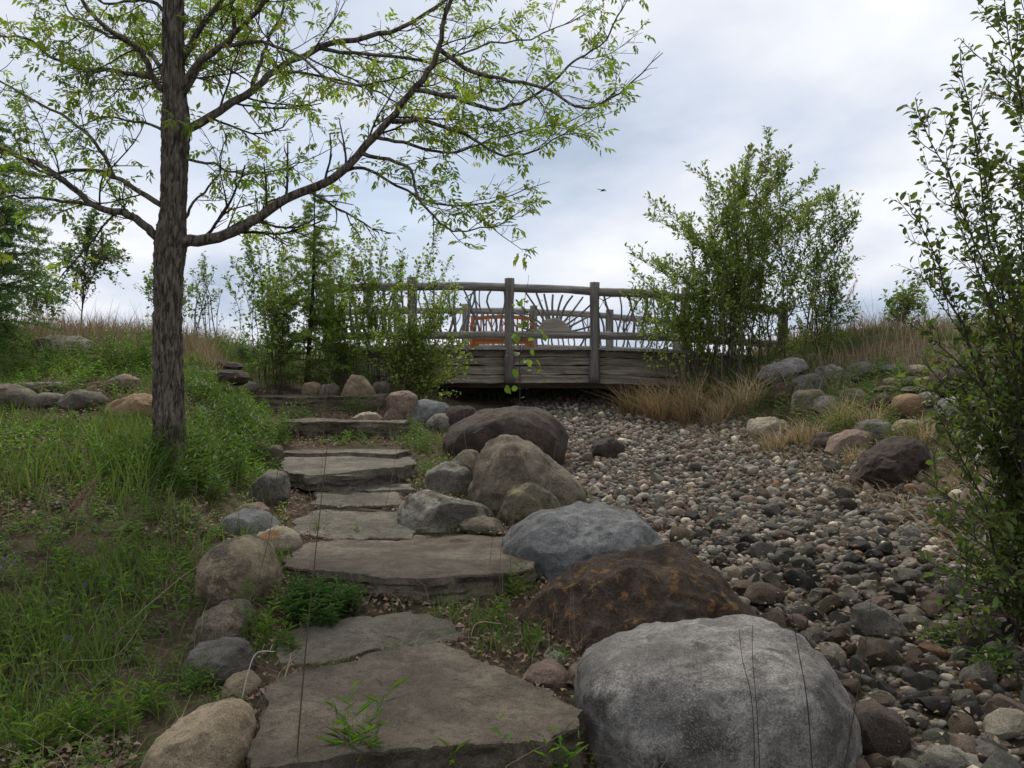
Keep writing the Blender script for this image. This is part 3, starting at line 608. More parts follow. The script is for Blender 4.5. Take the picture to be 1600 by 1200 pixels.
# ------------------------------------------------------------------ creek cobbles
def cobble_field():
    rng = np.random.default_rng(21)
    classes = [('grey', .36, (0.145, 0.138, 0.126), (0.26, 0.25, 0.23)), ('greenish grey', .19, (0.10, 0.105, 0.095), (0.18, 0.185, 0.168)), ('dark charcoal', .13, (0.05, 0.05, 0.048), (0.09, 0.087, 0.082)),
               ('brownish', .18, (0.115, 0.09, 0.07), (0.20, 0.16, 0.122)), ('pinkish', .08, (0.21, 0.16, 0.14), (0.29, 0.23, 0.20)), ('pale cream', .11, (0.38, 0.35, 0.295), (0.52, 0.485, 0.42)), ('rusty', .012, (0.20, 0.115, 0.065), (0.27, 0.17, 0.10))]
    mats = [rock_mat('cobble_'+c[0].replace(' ', '_'), c[2], c[3], tuple(x*.6 for x in c[2]), .58, .68, tuple(x*.35 for x in c[2]), .5, 2.2, .35, 9.0) for c in classes]
    # dart throwing, large ones first
    pts = []; cell = {}
    def ok(x, y, r):
        i, j = int(x/.2), int(y/.2)
        for a in range(i-2, i+3):
            for b in range(j-2, j+3):
                for (u, v, w) in cell.get((a, b), ()):
                    if (x-u)**2+(y-v)**2 < (0.80*(r+w))**2: return False
        return True
    bl = [b for b in BLOCK]
    for r0, r1, tries in ((.075, .105, 260), (.055, .075, 2600), (.04, .055, 11000), (.026, .04, 26000)):
        Y = rng.uniform(1.6, 18.5, tries); t = rng.uniform(-.12, 1.12, tries); X = creek_l(Y)+t*(creek_r(Y)-creek_l(Y)); r = rng.uniform(r0, r1, tries)
        for x, y, q, tt in zip(X, Y, r, t):
            if (tt < 0 or tt > 1) and rng.random() < .55: continue
            q *= 1.28 if y < 6 else (1.1 if y < 8 else 1.0)
            if any((x-b[0])**2+(y-b[1])**2 < (b[2]*.72)**2 for b in bl): continue
            if ok(x, y, q): cell.setdefault((int(x/.2), int(y/.2)), []).append((x, y, q)); pts.append((x, y, q))
    pts = np.array(pts)
    nvar = 14
    def variant(i, sub):
        V, T = ico(sub); V = V.copy(); g = np.random.default_rng(300+i)
        V *= np.array([1.15, g.uniform(.65, 1.0), g.uniform(.42, .8)])
        for _ in range(6):
            n = norm(g.normal(0, 1, 3)); h = V@n; ex = np.maximum(h-h.max()*g.uniform(.5, .88), 0); V = V-ex[:, None]*n*.92
        V = V*(1+.14*fbm(V*1.7+i*9, i, 3))[:, None]; return V, T
    vis = pts[:, 1] > 0
    u = 800+pts[:, 0]/pts[:, 1]*F; vv = YH+(EYE-H(pts[:, 0], pts[:, 1]))/pts[:, 1]*F
    inview = (u > 880) & (u < 1640) & (vv < 1230)
    score = np.where(inview, pts[:, 2]/pts[:, 1], 0)
    order = np.argsort(-score); single = set(order[:285].tolist())
    cls = rng.choice(len(classes), len(pts), p=np.array([c[1] for c in classes])/sum(c[1] for c in classes))
    var3 = [variant(i, 3) for i in range(nvar)]; var2 = [variant(i, 2) for i in range(nvar)]; var1 = [variant(i, 1) for i in range(nvar)]
    meshes = {}
    flat = [np.ptp(v[0][:, 2])/np.ptp(v[0][:, 0]) for v in var3]; flat = list(.5+.22*np.argsort(np.argsort(flat))/nvar)
    MARKS = [(1.45, 4.05, 'beside the huge granite boulder', 1.0), (1.1, 5.2, 'beside the rust stained boulder', 1.0), (.8, 6.3, 'beside the smooth blue grey boulder', .95), (.5, 7.9, 'beside the tall rounded boulder', .9),
             (2.9, 4.9, 'below the overhanging willow bush', 1.0), (2.1, 5.2, 'around the tilted flat speckled cobble', .45), (2.2, 4.0, 'around the broad chalk pale cobble', .5), (3.9, 9.4, 'below the dark purple brown boulder', 1.0), (1.1, 10.3, 'around the lone brown boulder', .8)]
    G = Geo()
    from mathutils import Euler
    for n, (x, y, r) in enumerate(pts):
        rot = (rng.normal(0, .4), rng.normal(0, .4), rng.uniform(0, 6.28)); i = int(rng.integers(nvar))
        z = float(H(x, y))+r*rng.uniform(.05, .5); c = int(cls[n])
        if n in single:
            if (i, c) not in meshes: meshes[i, c] = raw_mesh('cobble', var3[i][0], var3[i][1], None, None, True, mats[c]); meshes[i, c].set_sharp_from_angle(angle=math.radians(24))
            o = link('cobble', meshes[i, c], None, (x, y, z)); o.rotation_euler = rot; o.scale = (r, r, r)
            sz = 'large' if r > .07 else ('fist sized' if r > .048 else 'small')
            near = min(MARKS, key=lambda q: math.hypot(q[0]-x, q[1]-y)); shape = 'flat' if flat[i] < .58 else ('rounded' if flat[i] < .66 else 'plump')
            where = near[2] if math.hypot(near[0]-x, near[1]-y) < near[3] else ('out in the open middle of the dry creek bed' if y < 6.5 else 'farther up the dry creek bed')
            tag(o, f'{sz} {shape} {classes[c][0]} cobble {where}', 'cobble', f'{sz} {shape} {classes[c][0]} cobbles {where}')
        else:
            Rm = np.array(Euler(rot).to_matrix()); V, T = var2[i] if y < 9 else var1[i]
            t = rng.random(); col = np.array(classes[c][2])*(1-t)+np.array(classes[c][3])*t
            col = col*np.array([1.12, 1.03, .88])
            G.add((V*r)@Rm.T+np.array([x, y, z]), T, None, col)
    # a deeper layer of small stones that fills the gaps, colour darkened as gap shade
    n = 9000; Y = 3+15.5*rng.random(n)**1.5; t = rng.uniform(-.1, 1.1, n); X = creek_l(Y)+t*(creek_r(Y)-creek_l(Y)); V1, T1 = ico(1)
    for x, y in zip(X, Y):
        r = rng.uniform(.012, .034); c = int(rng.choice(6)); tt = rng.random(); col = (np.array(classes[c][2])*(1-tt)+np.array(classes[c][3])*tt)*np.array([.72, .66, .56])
        G.add(V1*np.array([r*1.2, r, r*.7])*rng.uniform(.8, 1.2, 3)+np.array([x, y, float(H(x, y))+r*.15]), T1, None, col)
    m, nt, b = new_mat('mixed_creek_stone'); k = NB(nt); v = k.objvec(rnd=False)
    at = nt.nodes.new('ShaderNodeAttribute'); at.attribute_name = 'col'
    a = k.mix(k.math('MULTIPLY', k.ramp(k.noise(v, 16, 8, .72), .45, .6), .6), at.outputs['Color'], (0.065, 0.06, 0.055))
    a = k.mix(k.math('MULTIPLY', k.ramp(k.noise(v, 90, 3, .7), .56, .68), .45), a, (0.34, 0.33, 0.31))
    nt.links.new(a, b.inputs['Base Color']); b.inputs['Roughness'].default_value = .85; b.inputs['Specular IOR Level'].default_value = .25
    k.bump(b, k.noise(v, 60, 5, .6), .35, .008)
    o = G.build('cobbles', m); tag(o, 'mixed grey brown and cream cobbles filling the dry creek bed', 'cobbles', kind='stuff')
cobble_field()

# ------------------------------------------------------------------ log bridge
def log_mesh(name, p0, p1, r0, r1, mat, parent, k=14, n=14, wob=0.012, sag=0.0, seed=0, org=None):
    p0, p1 = np.asarray(p0, float), np.asarray(p1, float); t = np.linspace(0, 1, n)[:, None]; L = np.linalg.norm(p1-p0)
    pts = p0+(p1-p0)*t; sd = seed*7.3
    off = np.stack([vnoise(np.c_[t*L*1.2+sd, t*0, t*0+i*5], seed+i) for i in range(3)], 1)*wob*(np.sin(t*math.pi)*.8+.2)
    pts = pts+off; pts[:, 2] += sag*np.sin(t[:, 0]*math.pi)
    rad = (r0+(r1-r0)*t[:, 0])*(1+.07*vnoise(np.c_[t*L*2.5+sd, t*0, t*0], seed+4))
    g = Geo(); g.tube(pts, rad, k); V = g.V[0]; body = V[:n*k]
    body += norm(body-np.repeat(pts, k, 0))*(.05*np.repeat(rad, k)*fbm(body*np.array([9, 9, 9]), seed+2, 2))[:, None]
    g.V[0] = V
    c = (p0+p1)/2; me = raw_mesh(name, V-c, np.concatenate(g.T), np.concatenate(g.Q), None, True, mat)
    o = link(name, me, parent); o.location = [float(a) for a in c-np.asarray(parent.location)]; return o
def plank_mesh(name, c, size, mat, parent, seed=0, amp=0.006, rot=0.0, nx=18):
    """a rough sawn timber: long box with uneven edges; size = (length x, thickness y, height z)"""
    L, T_, Hh = size; xs = np.linspace(-L/2, L/2, nx); prof = np.array([(-1, -1), (1, -1), (1, 1), (-1, 1)])
    V = []
    for (a, b) in [(-1, -.93), (-.9, -1), (.9, -1), (1, -.93), (1, 0), (1, .93), (.9, 1), (-.9, 1), (-1, .93), (-1, 0)]:
        q = np.stack([xs, np.full(nx, a*T_/2), np.full(nx, b*Hh/2)], 1)
        q += np.stack([xs*0, fbm(np.c_[xs*6, xs*0+a*3, xs*0+b*4+seed], seed, 3), fbm(np.c_[xs*4, xs*0+a, xs*0+b*4+seed+50], seed+1, 3)], 1)*amp; V.append(q)
    V = np.array(V); k = len(V); V = V.transpose(1, 0, 2).reshape(-1, 3)
    i = np.arange(nx-1)[:, None]*k; j = np.arange(k)[None]; j2 = (j+1) % k
    Q = np.stack([i+j, i+j2, i+k+j2, i+k+j], -1).reshape(-1, 4)
    V = np.concatenate([V, [[-L/2, 0, 0]], [[L/2, 0, 0]]]); jj = np.arange(k); e = (nx-1)*k
    T = np.concatenate([np.stack([np.full(k, nx*k), (jj+1) % k, jj], -1), np.stack([np.full(k, nx*k+1), e+jj, e+(jj+1) % k], -1)])
    o = link(name, raw_mesh(name, V, T, Q, None, False, mat), parent); o.location = [float(a) for a in np.asarray(c)-np.asarray(parent.location)]; o.rotation_euler = (0, rot, 0)
    return o

YN, YF = 16.0, 20.8
def deck_z(x): return np.interp(x, [-3.4, -1.7, 1.43, 3.0, 4.7, 5.2], [2.17, 2.2, 2.2, 2.14, 2.03, 1.98])
def bridge():
    rng = np.random.default_rng(5)
    b = empty('log_bridge', (0.8, 18.4, 1.1)); tag(b, 'weathered grey log footbridge with branch balusters spanning the dry creek', 'bridge')
    nx = [-3.15, -1.72, -.044, 1.43, 3.0, 4.7]; fx = [-4.2, -2.6, -1.05, .5, 2.2, 3.7, 5.0]
    rz = lambda x: float(np.interp(x, [-4.5, -3.1, -1.72, -.04, 1.43, 3.0, 4.7, 5.2], [3.2, 3.25, 3.28, 3.26, 3.19, 3.09, 2.84, 2.78]))
    lz = lambda x: float(deck_z(x))+.24
    for side, (Y, xs) in enumerate(((YN, nx), (YF, fx))):
        for i, x in enumerate(xs):
            top = rz(x)+(.16 if side == 0 else .15); bot = 1.6 if -1.5 < x < 3.5 else 1.5
            log_mesh('post', (x, Y-.02, bot), (x+rng.normal(0, .012), Y-.02, top), .092, .083, M['post'], b, seed=10+i+side*20)
        for i in range(len(xs)-1):
            a, c = xs[i], xs[i+1]
            log_mesh('top_rail', (a-.04, Y+.01, rz(a)), (c+.04, Y+.01, rz(c)), .075, .07, M['rail'], b, seed=40+i+side*20, sag=.012)
            log_mesh('lower_rail', (a-.04, Y+.015, lz(a)), (c+.04, Y+.015, lz(c)), .07, .066, M['rail'], b, seed=80+i+side*20)
            if side == 0 and i == 2: continue
            n = 13 if side == 0 else 12
            for j in range(n):      # crooked peeled branches between the rails
                x0 = a+.12+(c-a-.24)*(j+.5)/n+rng.normal(0, .02); x1 = float(np.clip(x0+rng.normal(0, .13), a+.1, c-.1)); m_ = 8; t = np.linspace(0, 1, m_)
                z0, z1 = lz(x0)+.03, rz(x1)-.03
                pts = np.stack([x0+(x1-x0)*t+rng.normal(0, .05)*np.sin(t*math.pi)+rng.normal(0, .025)*np.sin(t*2*math.pi), Y+.01+rng.normal(0, .02)*np.sin(t*math.pi), z0+(z1-z0)*t], 1)
                g = Geo(); r = rng.uniform(.012, .022); g.tube(pts, np.linspace(r*1.15, r*.8, m_), 6)
                if rng.random() < .35:
                    k0 = pts[4]; g.tube([k0, k0+np.array([rng.choice([-1, 1])*.1, 0, .18]), k0+np.array([rng.choice([-1, 1])*.13, 0, min(.36, z1-k0[2])])], [r*.7, r*.6, r*.4], 5)
                o0 = pts[0]; me = raw_mesh('baluster', np.concatenate(g.V)-o0, np.concatenate(g.T), np.concatenate(g.Q), None, True, M['stick'])
                o = link('baluster', me, b); o.location = [float(q) for q in o0-np.asarray(b.location)]
    # the sunburst bay: half a log disc with branches fanning out of it
    c = P(865, 524, YN); rd = .30
    g = Geo(); a = np.linspace(0, math.pi, 25); prof = np.stack([np.cos(a)*rd*(1+.02*np.sin(a*7)), np.sin(a)*rd*(1+.015*np.cos(a*9))], 1); prof = np.concatenate([prof, [[-rd, -.02], [rd, -.02]]]); n = len(prof)
    rows = [np.c_[prof[:, 0]*f, np.full(n, y), prof[:, 1]*f] for f, y in ((.93, -.05), (1, -.035), (1, .05))]
    V = np.concatenate(rows+[[[0, -.055, .1]]]); i = np.arange(2)[:, None]*n; j = np.arange(n)[None]; j2 = (j+1) % n
    Q = np.stack([i+j, i+j2, i+n+j2, i+n+j], -1).reshape(-1, 4); T = np.stack([np.full(n, 3*n), np.arange(n), (np.arange(n)+1) % n], -1)
    o = link('half_disc', raw_mesh('half_disc', V, T, Q, None, False, M['disc']), b); o.location = [float(q) for q in c-np.asarray(b.location)]; o['label'] = 'half round slice of log at the heart of the sunburst'
    for (ex, ey) in [(803, 508), (803, 488), (806, 468), (822, 458), (838, 458), (850, 459), (864, 460), (879, 461), (895, 462), (911, 464), (925, 474), (925, 492), (925, 509)]:
        e = P(ex, ey, YN+.01); dr = norm(e-c); s0 = c+dr*rd*.9; m_ = 7; t = np.linspace(0, 1, m_)
        pe = np.cross(dr, [0, 1, 0]); pts = s0+(e-s0)*t[:, None]+pe*(rng.normal(0, .018)*np.sin(t*math.pi))[:, None]; pts[:, 1] = YN+.01
        g = Geo(); g.tube(pts, np.linspace(.021, .017, m_), 6); me = raw_mesh('sunburst_branch', np.concatenate(g.V)-s0, np.concatenate(g.T), np.concatenate(g.Q), None, True, M['stick'])
        o = link('sunburst_branch', me, b); o.location = [float(q) for q in s0-np.asarray(b.location)]
    # side timbers, one run of four courses between each pair of posts
    for side, Y in ((0, YN+.13), (1, YF-.13)):
        for i in range(5):
            a, e = nx[i], nx[i+1]
            for q, (z0, z1) in enumerate(((-.135, -.02), (-.285, -.14), (-.445, -.29), (-.60, -.45))):
                xm = (a+e)/2; zm = float(deck_z(xm)); rot = -math.atan2(float(deck_z(e)-deck_z(a)), e-a)*-1
                plank_mesh('side_timber', (xm, Y+rng.normal(0, .008)+.004*q, zm+(z0+z1)/2), (e-a+.02, .11, z1-z0-.002-rng.uniform(0, .010)), M['fascia'], b, seed=200+i*7+q+side*50, amp=.011, rot=math.atan2(float(deck_z(a)-deck_z(e)), e-a))
        for i in range(5):
            a, e = nx[i], nx[i+1]; plank_mesh('added_backing', ((a+e)/2, Y+(.1 if side == 0 else -.1), float(deck_z((a+e)/2))-.31), (e-a+.01, .06, .5), M['post'], b, seed=260+i, amp=.004, rot=math.atan2(float(deck_z(a)-deck_z(e)), e-a))  # added boards, keep the sky from showing through the side timber cracks
    x = -3.2
    while x < 4.85:
        w = .135; z = float(deck_z(x+w/2)); me_o = plank_mesh('deck_plank', (x+w/2, (YN+YF)/2, z), (YF-YN+.16+rng.normal(0, .02), w-.012, .04), M['deck'], b, seed=400+int(x*10), amp=.003, nx=6)
        me_o.rotation_euler = (0, 0, math.pi/2); x += w
    for Y in (YN+.6, 18.4, YF-.6):
        log_mesh('stringer', (-2.6, Y, 1.66), (4.4, Y, 1.62), .13, .12, M['fascia'], b, seed=500+int(Y*3))
    for x_, z_ in ((-1.55, 1.0), (3.55, 1.05)):
        log_mesh('sill_log', (x_, YN+.2, 1.42), (x_, YF-.2, 1.42), .12, .12, M['post'], b, seed=510+int(x_))
    log_mesh('cross_log', (-1.2, YF+.1, 1.52), (3.4, YF+.1, 1.5), .13, .12, M['post'], b, seed=520)
bridge()

def bench():
    zd = float(deck_z(-.2))+.02; x0, x1 = -.885, .45; Y = 19.7; W = x1-x0
    b = empty('garden_bench', ((x0+x1)/2, Y, zd)); tag(b, 'orange stained wooden garden bench standing on the bridge deck', 'bench')
    def bar(name, c, size, rot=0.0, seed=0):
        o = plank_mesh(name, c, size, M['orange'], b, seed=seed, amp=.0015, nx=6); o.rotation_euler = (rot, 0, 0); return o
    # the bench faces the photographer's side of the bridge: seat towards -y, back towards +y
    for x in (x0+.035, x1-.035):
        o = bar('leg', (x, Y-.46, zd+.292), (.062, .062, .585), seed=1); o = bar('leg', (x, Y+.02, zd+.42), (.062, .062, .84), -.1, seed=2)
        bar('armrest', (x, Y-.22, zd+.60), (.075, .58, .03), seed=3)
        bar('side_rail', (x, Y-.22, zd+.27), (.04, .42, .08), seed=4)
    bar('apron', ((x0+x1)/2, Y-.44, zd+.265), (W-.1, .028, .085), seed=5)
    for x in (x0+.13, x1-.13): bar('apron_bracket', (x, Y-.44, zd+.20), (.12, .026, .05), seed=6)
    for i in range(5): bar('seat_slat', ((x0+x1)/2, Y-.44+i*.095, zd+.325), (W-.07, .078, .024), seed=7+i)
    n = 14; t = np.linspace(-1, 1, n)
    V = np.concatenate([np.c_[t*W/2*.97, np.full(n, dy), dz+.05*(1-t**2)] for dy in (-.016, .016) for dz in (-.04, .04)])
    Q = []
    for i in range(n-1):
        for (p, q) in ((0, 1), (1, 3), (3, 2), (2, 0)): Q.append((p*n+i, p*n+i+1, q*n+i+1, q*n+i))
    Q += [(0, n, 3*n, 2*n), (n-1, 3*n-1, 4*n-1, 2*n-1)]
    o = link('back_rail', raw_mesh('back_rail', V, None, Q, None, False, M['orange']), b); o.location = (0, .05, .78)
    bar('lower_back_rail', ((x0+x1)/2, Y+.02, zd+.50), (W-.08, .03, .05), seed=20)
    for i in range(11):
        x = x0+.11+(W-.22)*i/10; h = .26+.05*(1-((i-5)/5.)**2); bar('back_slat', (x, Y+.04, zd+.51+h/2), (.032, .016, h), -.08, seed=21+i)
bench()

# ------------------------------------------------------------------ branching plants
def smooth_path(ctrl, n):
    """Catmull-Rom through control rows"""
    c = np.asarray(ctrl, float); c = np.concatenate([[2*c[0]-c[1]], c, [2*c[-1]-c[-2]]]); m = len(c)-3
    out = []
    for u in np.linspace(0, m-1e-6, n):
        i = int(u); t = u-i; p0, p1, p2, p3 = c[i:i+4]
        out.append(.5*((2*p1)+(-p0+p2)*t+(2*p0-5*p1+4*p2-p3)*t*t+(-p0+3*p1-3*p2+p3)*t**3))
    return np.array(out)
def perp_dir(d, rng, ang):
    """a direction at angle ang from d, at random azimuth"""
    a = norm(np.cross(d, rng.normal(0, 1, 3))); return norm(d*math.cos(ang)+a*math.sin(ang))
def twig(rng, p, d, L, n, wob, trop):
    pts = [p]; d = norm(d)
    for i in range(n-1):
        d = norm(d+rng.normal(0, wob, 3)+np.array([0, 0, trop])); pts.append(pts[-1]+d*L/(n-1))
    return np.array(pts)

def ash_tree():
    rng = np.random.default_rng(3); D = 7.55
    base = on_ground(265, D); root = empty('ash_tree', base)
    tag(root, 'dark barked tree with sparse fresh yellow green leaves rising from the grassy bank', 'tree')
    # trunk
    tp = [(268, 775, 90), (267, 735, 72), (266, 705, 58), (264, 670, 52), (262, 600, 49), (262, 500, 46), (264, 430, 47), (266, 375, 52), (270, 330, 43), (273, 250, 42), (275, 190, 46), (272, 140, 38), (270, 60, 36), (271, 0, 33), (268, -120, 29), (262, -260, 23), (266, -420, 14), (270, -560, 6)]
    ctrl = np.array([[*P(x, y, D), .92*w/F*D/2] for x, y, w in tp]); path = smooth_path(ctrl, 420); pts, rad = path[:, :3], path[:, 3]
    g = Geo(); k = 56; g.tube(pts, rad, k); V = g.V[0]; body = V[:420*k]; cen = np.repeat(pts, k, 0); nr = norm(body-cen); rr = np.repeat(rad, k)
    q = np.c_[nr[:, :2]*6.0, body[:, 2]*3.6]+.5*np.c_[fbm(body*7, 35, 2), fbm(body*7, 36, 2), 0*rr]; ridge = 1-np.abs(fbm(q, 31, 3))*1.7
    V[:420*k] = body+nr*(rr*(.19*ridge-.11+.05*fbm(body*4, 33, 2)))[:, None]
    g.build('trunk', M['bark'], root)
    limbs = []      # (control [(px, py)], start w, end w, depth drift)
    A = limbs.append
    A(([(268, 380), (300, 377), (345, 368), (385, 352), (440, 315), (520, 277), (578, 222), (612, 182), (645, 140), (676, 102), (688, 60), (705, 0), (720, -60)], 24, 6, -.5))
    A(([(688, 78), (725, 105), (760, 118), (800, 127), (858, 140), (905, 167), (945, 158), (985, 130)], 9, 2.5, -.15))
    A(([(645, 140), (700, 150), (760, 170), (800, 165), (850, 140), (900, 95), (940, 70), (972, 15)], 9, 2.5, .5))
    A(([(565, 240), (600, 247), (638, 262), (652, 305), (685, 345), (718, 362), (780, 352)], 8, 2, -.4))
    A(([(612, 190), (660, 188), (720, 208), (780, 240), (832, 236), (890, 205)], 9, 2, -.3))
    A(([(530, 272), (570, 262), (620, 290), (680, 318), (750, 318), (800, 305)], 7, 2, .4))
    A(([(590, 215), (640, 225), (700, 240), (760, 222), (830, 200), (890, 190)], 7, 2, .5))
    A(([(285, 205), (330, 180), (392, 143), (430, 110), (500, 75), (562, 60), (622, 46), (665, 22), (705, -10), (740, -60)], 17, 5, .9))
    A(([(395, 138), (405, 100), (422, 60), (440, 20), (455, -40)], 9, 3, .5))
    A(([(500, 75), (560, 85), (640, 92), (690, 95), (760, 70), (830, 60), (900, 30)], 8, 2, .6))
    A(([(430, 112), (500, 118), (580, 140), (640, 170), (690, 175)], 6, 2, 1.0))
    A(([(278, 160), (298, 115), (345, 72), (385, 35), (425, -10), (470, -60)], 15, 5, -.7))
    A(([(345, 72), (400, 66), (470, 90), (520, 128), (590, 130), (650, 110)], 7, 2, -.9))
    A(([(285, 150), (318, 95), (365, 50), (360, 0), (350, -60)], 13, 6, .8))
    A(([(256, 378), (236, 362), (215, 345), (190, 332), (150, 322), (112, 292), (70, 262), (30, 245), (-10, 228), (-90, 200), (-170, 150)], 18, 4, -.6))
    A(([(258, 325), (212, 297), (178, 276), (120, 264), (62, 276), (0, 262), (-70, 270)], 11, 3, .6))
    A(([(178, 276), (150, 225), (105, 185), (60, 160), (0, 126), (-60, 80)], 8, 2.5, .3))
    A(([(150, 322), (90, 312), (40, 308), (0, 310), (-60, 330)], 7, 2, -.7))
    A(([(262, 150), (238, 118), (222, 82), (198, 65), (160, 38), (128, 0), (100, -50)], 14, 5, -.5))
    A(([(240, 120), (190, 112), (140, 108), (90, 95), (40, 60), (0, 55), (-60, 30)], 9, 3, .5))
    A(([(198, 66), (150, 48), (110, 20), (90, -30)], 6, 2, .3))
    A(([(258, 205), (212, 190), (165, 184), (120, 200)], 6, 2, .5))
    A(([(262, 20), (225, 0), (170, 5), (110, -20)], 8, 3, .3))
    A(([(280, 250), (330, 255), (370, 270), (430, 265), (480, 250)], 6, 2, .5))
    A(([(285, 345), (310, 310), (340, 275), (345, 240)], 6, 2, -.4))
    A(([(280, 100), (330, 20), (400, -60), (480, -120), (560, -150)], 13, 4, .3))
    A(([(265, -80), (180, -140), (80, -170)], 12, 4, -.4)); A(([(268, -160), (350, -230), (430, -260)], 11, 3, .4))
    # limbs that reach towards and away from the viewer
    for i in range(9):
        sgn = 1 if i % 3 else -1; y0 = rng.uniform(-300, 160) if sgn > 0 else rng.uniform(-360, -200); dx = rng.uniform(-150, 150)
        A(([(268, y0), (268+dx*.3, y0-40), (268+dx*.7, y0-70), (268+dx, y0-80)], 11, 3, sgn*rng.uniform(1.4, 2.3)))
    LP = []
    for ctrl_, w0, w1, dd in limbs:
        m = len(ctrl_); t = np.linspace(0, 1, m)
        start_d = 0.0
        p_start = np.array(ctrl_[0], float)
        # a limb that starts on another limb takes that limb's depth there
        for pp, pr in LP:
            sx = 800+pp[:, 0]/pp[:, 1]*F; sy = YH-(pp[:, 2]-EYE)/pp[:, 1]*F; e = np.hypot(sx-p_start[0], sy-p_start[1]); j = e.argmin()
            if e[j] < 9 and abs(p_start[0]-270) > 40: start_d = pp[j, 1]-D; break
        c = np.array([P(x, y, D+start_d+dd*tt**1.3) for (x, y), tt in zip(ctrl_, t)]); pth = smooth_path(c, m*6); n = len(pth)
        pth[1:-1] += np.stack([vnoise(np.c_[np.arange(n)*.5, np.zeros(n)+len(LP)*3, np.zeros(n)+i], 60+i) for i in range(3)], 1)[1:-1]*.012
        r = np.interp(np.linspace(0, 1, n)**.8, [0, 1], [w0*.86, w1*.9])/F*D/2
        g = Geo(); g.tube(pth, r, 10); g.build('limb', M['bark'], root); LP.append((pth, r))
    tw = Geo(); lf = Geo(); sites = []; dirs = []
    cb = np.array((.055, .048, .042))
    def grow(p, d, L, r, lvl):
        n = max(4, int(L/.07)); pts = twig(rng, p, d, L, n, .13, .035 if lvl else .0)
        if lvl == 0: # sweep: droop first, then turn up at the tip
            t = np.linspace(0, 1, n); pts[:, 2] += L*.20*(t**3-t*.9)
        tw.tube(pts, np.linspace(r, max(r*.45, .0016), n), 5 if lvl == 0 else 4, cb*rng.uniform(.7, 1.4), cap=False)
        tdir = norm(np.gradient(pts, axis=0))
        if lvl < 2:
            step = .10 if lvl == 0 else .12
            for u in np.arange(.18+rng.random()*.1, .95, step/max(L, .3)):
                j = int(u*(n-1)); grow(pts[j], perp_dir(tdir[j], rng, rng.uniform(.5, .95)), L*rng.uniform(.28, .5)*(1.1-.5*u), r*.55, lvl+1)
        sites.append(pts[-1]); dirs.append(tdir[-1])
        if lvl < 2 or L > .12:
            j = int(n*.6); 
            if rng.random() < .42: sites.append(pts[j]); dirs.append(tdir[j])
    for pth, r in LP:
        L = np.linalg.norm(np.diff(pth, axis=0), axis=1).cumsum(); td = norm(np.gradient(pth, axis=0)); s = .25
        while s < L[-1]:
            j = int(np.searchsorted(L, s)); j = min(j, len(pth)-2)
            out = norm(perp_dir(td[j], rng, rng.uniform(.6, 1.1))*np.array([1, .75, 1])+np.array([0, 0, .1]))
            grow(pth[j], out, rng.uniform(.35, .85)*(1.1 if r[j] > .02 else .75), max(r[j]*.33, .004), 0); s += rng.uniform(.12, .24)
        grow(pth[-1], td[-1], .35, r[-1], 1)
    S = np.array(sites); Dr = np.array(dirs)
    u_ = 800+S[:, 0]/S[:, 1]*F
    keep = rng.random(len(S)) < .45; S, Dr = S[keep], Dr[keep]; n = len(S)
    tw.build('twigs', M['twig'], root)['kind'] = 'stuff'
    for rep in range(2):       # a pair of young pinnate leaves at each bud
        az = norm(np.cross(Dr, rng.normal(0, 1, (n, 3)))); ax = norm(Dr*.5+az*(1 if rep == 0 else -1)*.8+np.array([0, 0, -.12])+rng.normal(0, .25, (n, 3)))
        nor = norm(np.array([0, 0, 1.])+rng.normal(0, .45, (n, 3))); sd = norm(np.cross(ax, nor)); L = rng.uniform(.04, .105, n)[:, None]
        C = jitter_col(mixcols((.105, .165, .024), (.21, .255, .045), n, rng), n, .25, rng)
        lf.leaves(S+ax*L*.95, ax+np.array([0, 0, -.25]), nor, L[:, 0]*.8, L[:, 0]*.34, C, .15, .15)
        for f, sc in ((.45, .62), (.8, .72)):
            for sgn in (-1, 1):
                lf.leaves(S+ax*L*f, ax*.55+sd*sgn+np.array([0, 0, -.3]), nor, L[:, 0]*sc, L[:, 0]*.28, C, .15, .2)
        lf.add(np.concatenate([S, S+ax*L, S+ax*L*.5+nor*.0018]), np.stack([np.arange(n), np.arange(n)+n, np.arange(n)+2*n], 1), None, (.1, .14, .03))
    o = lf.build('crown', M['leaf'], root)
    return len(S)
n_ash = ash_tree()

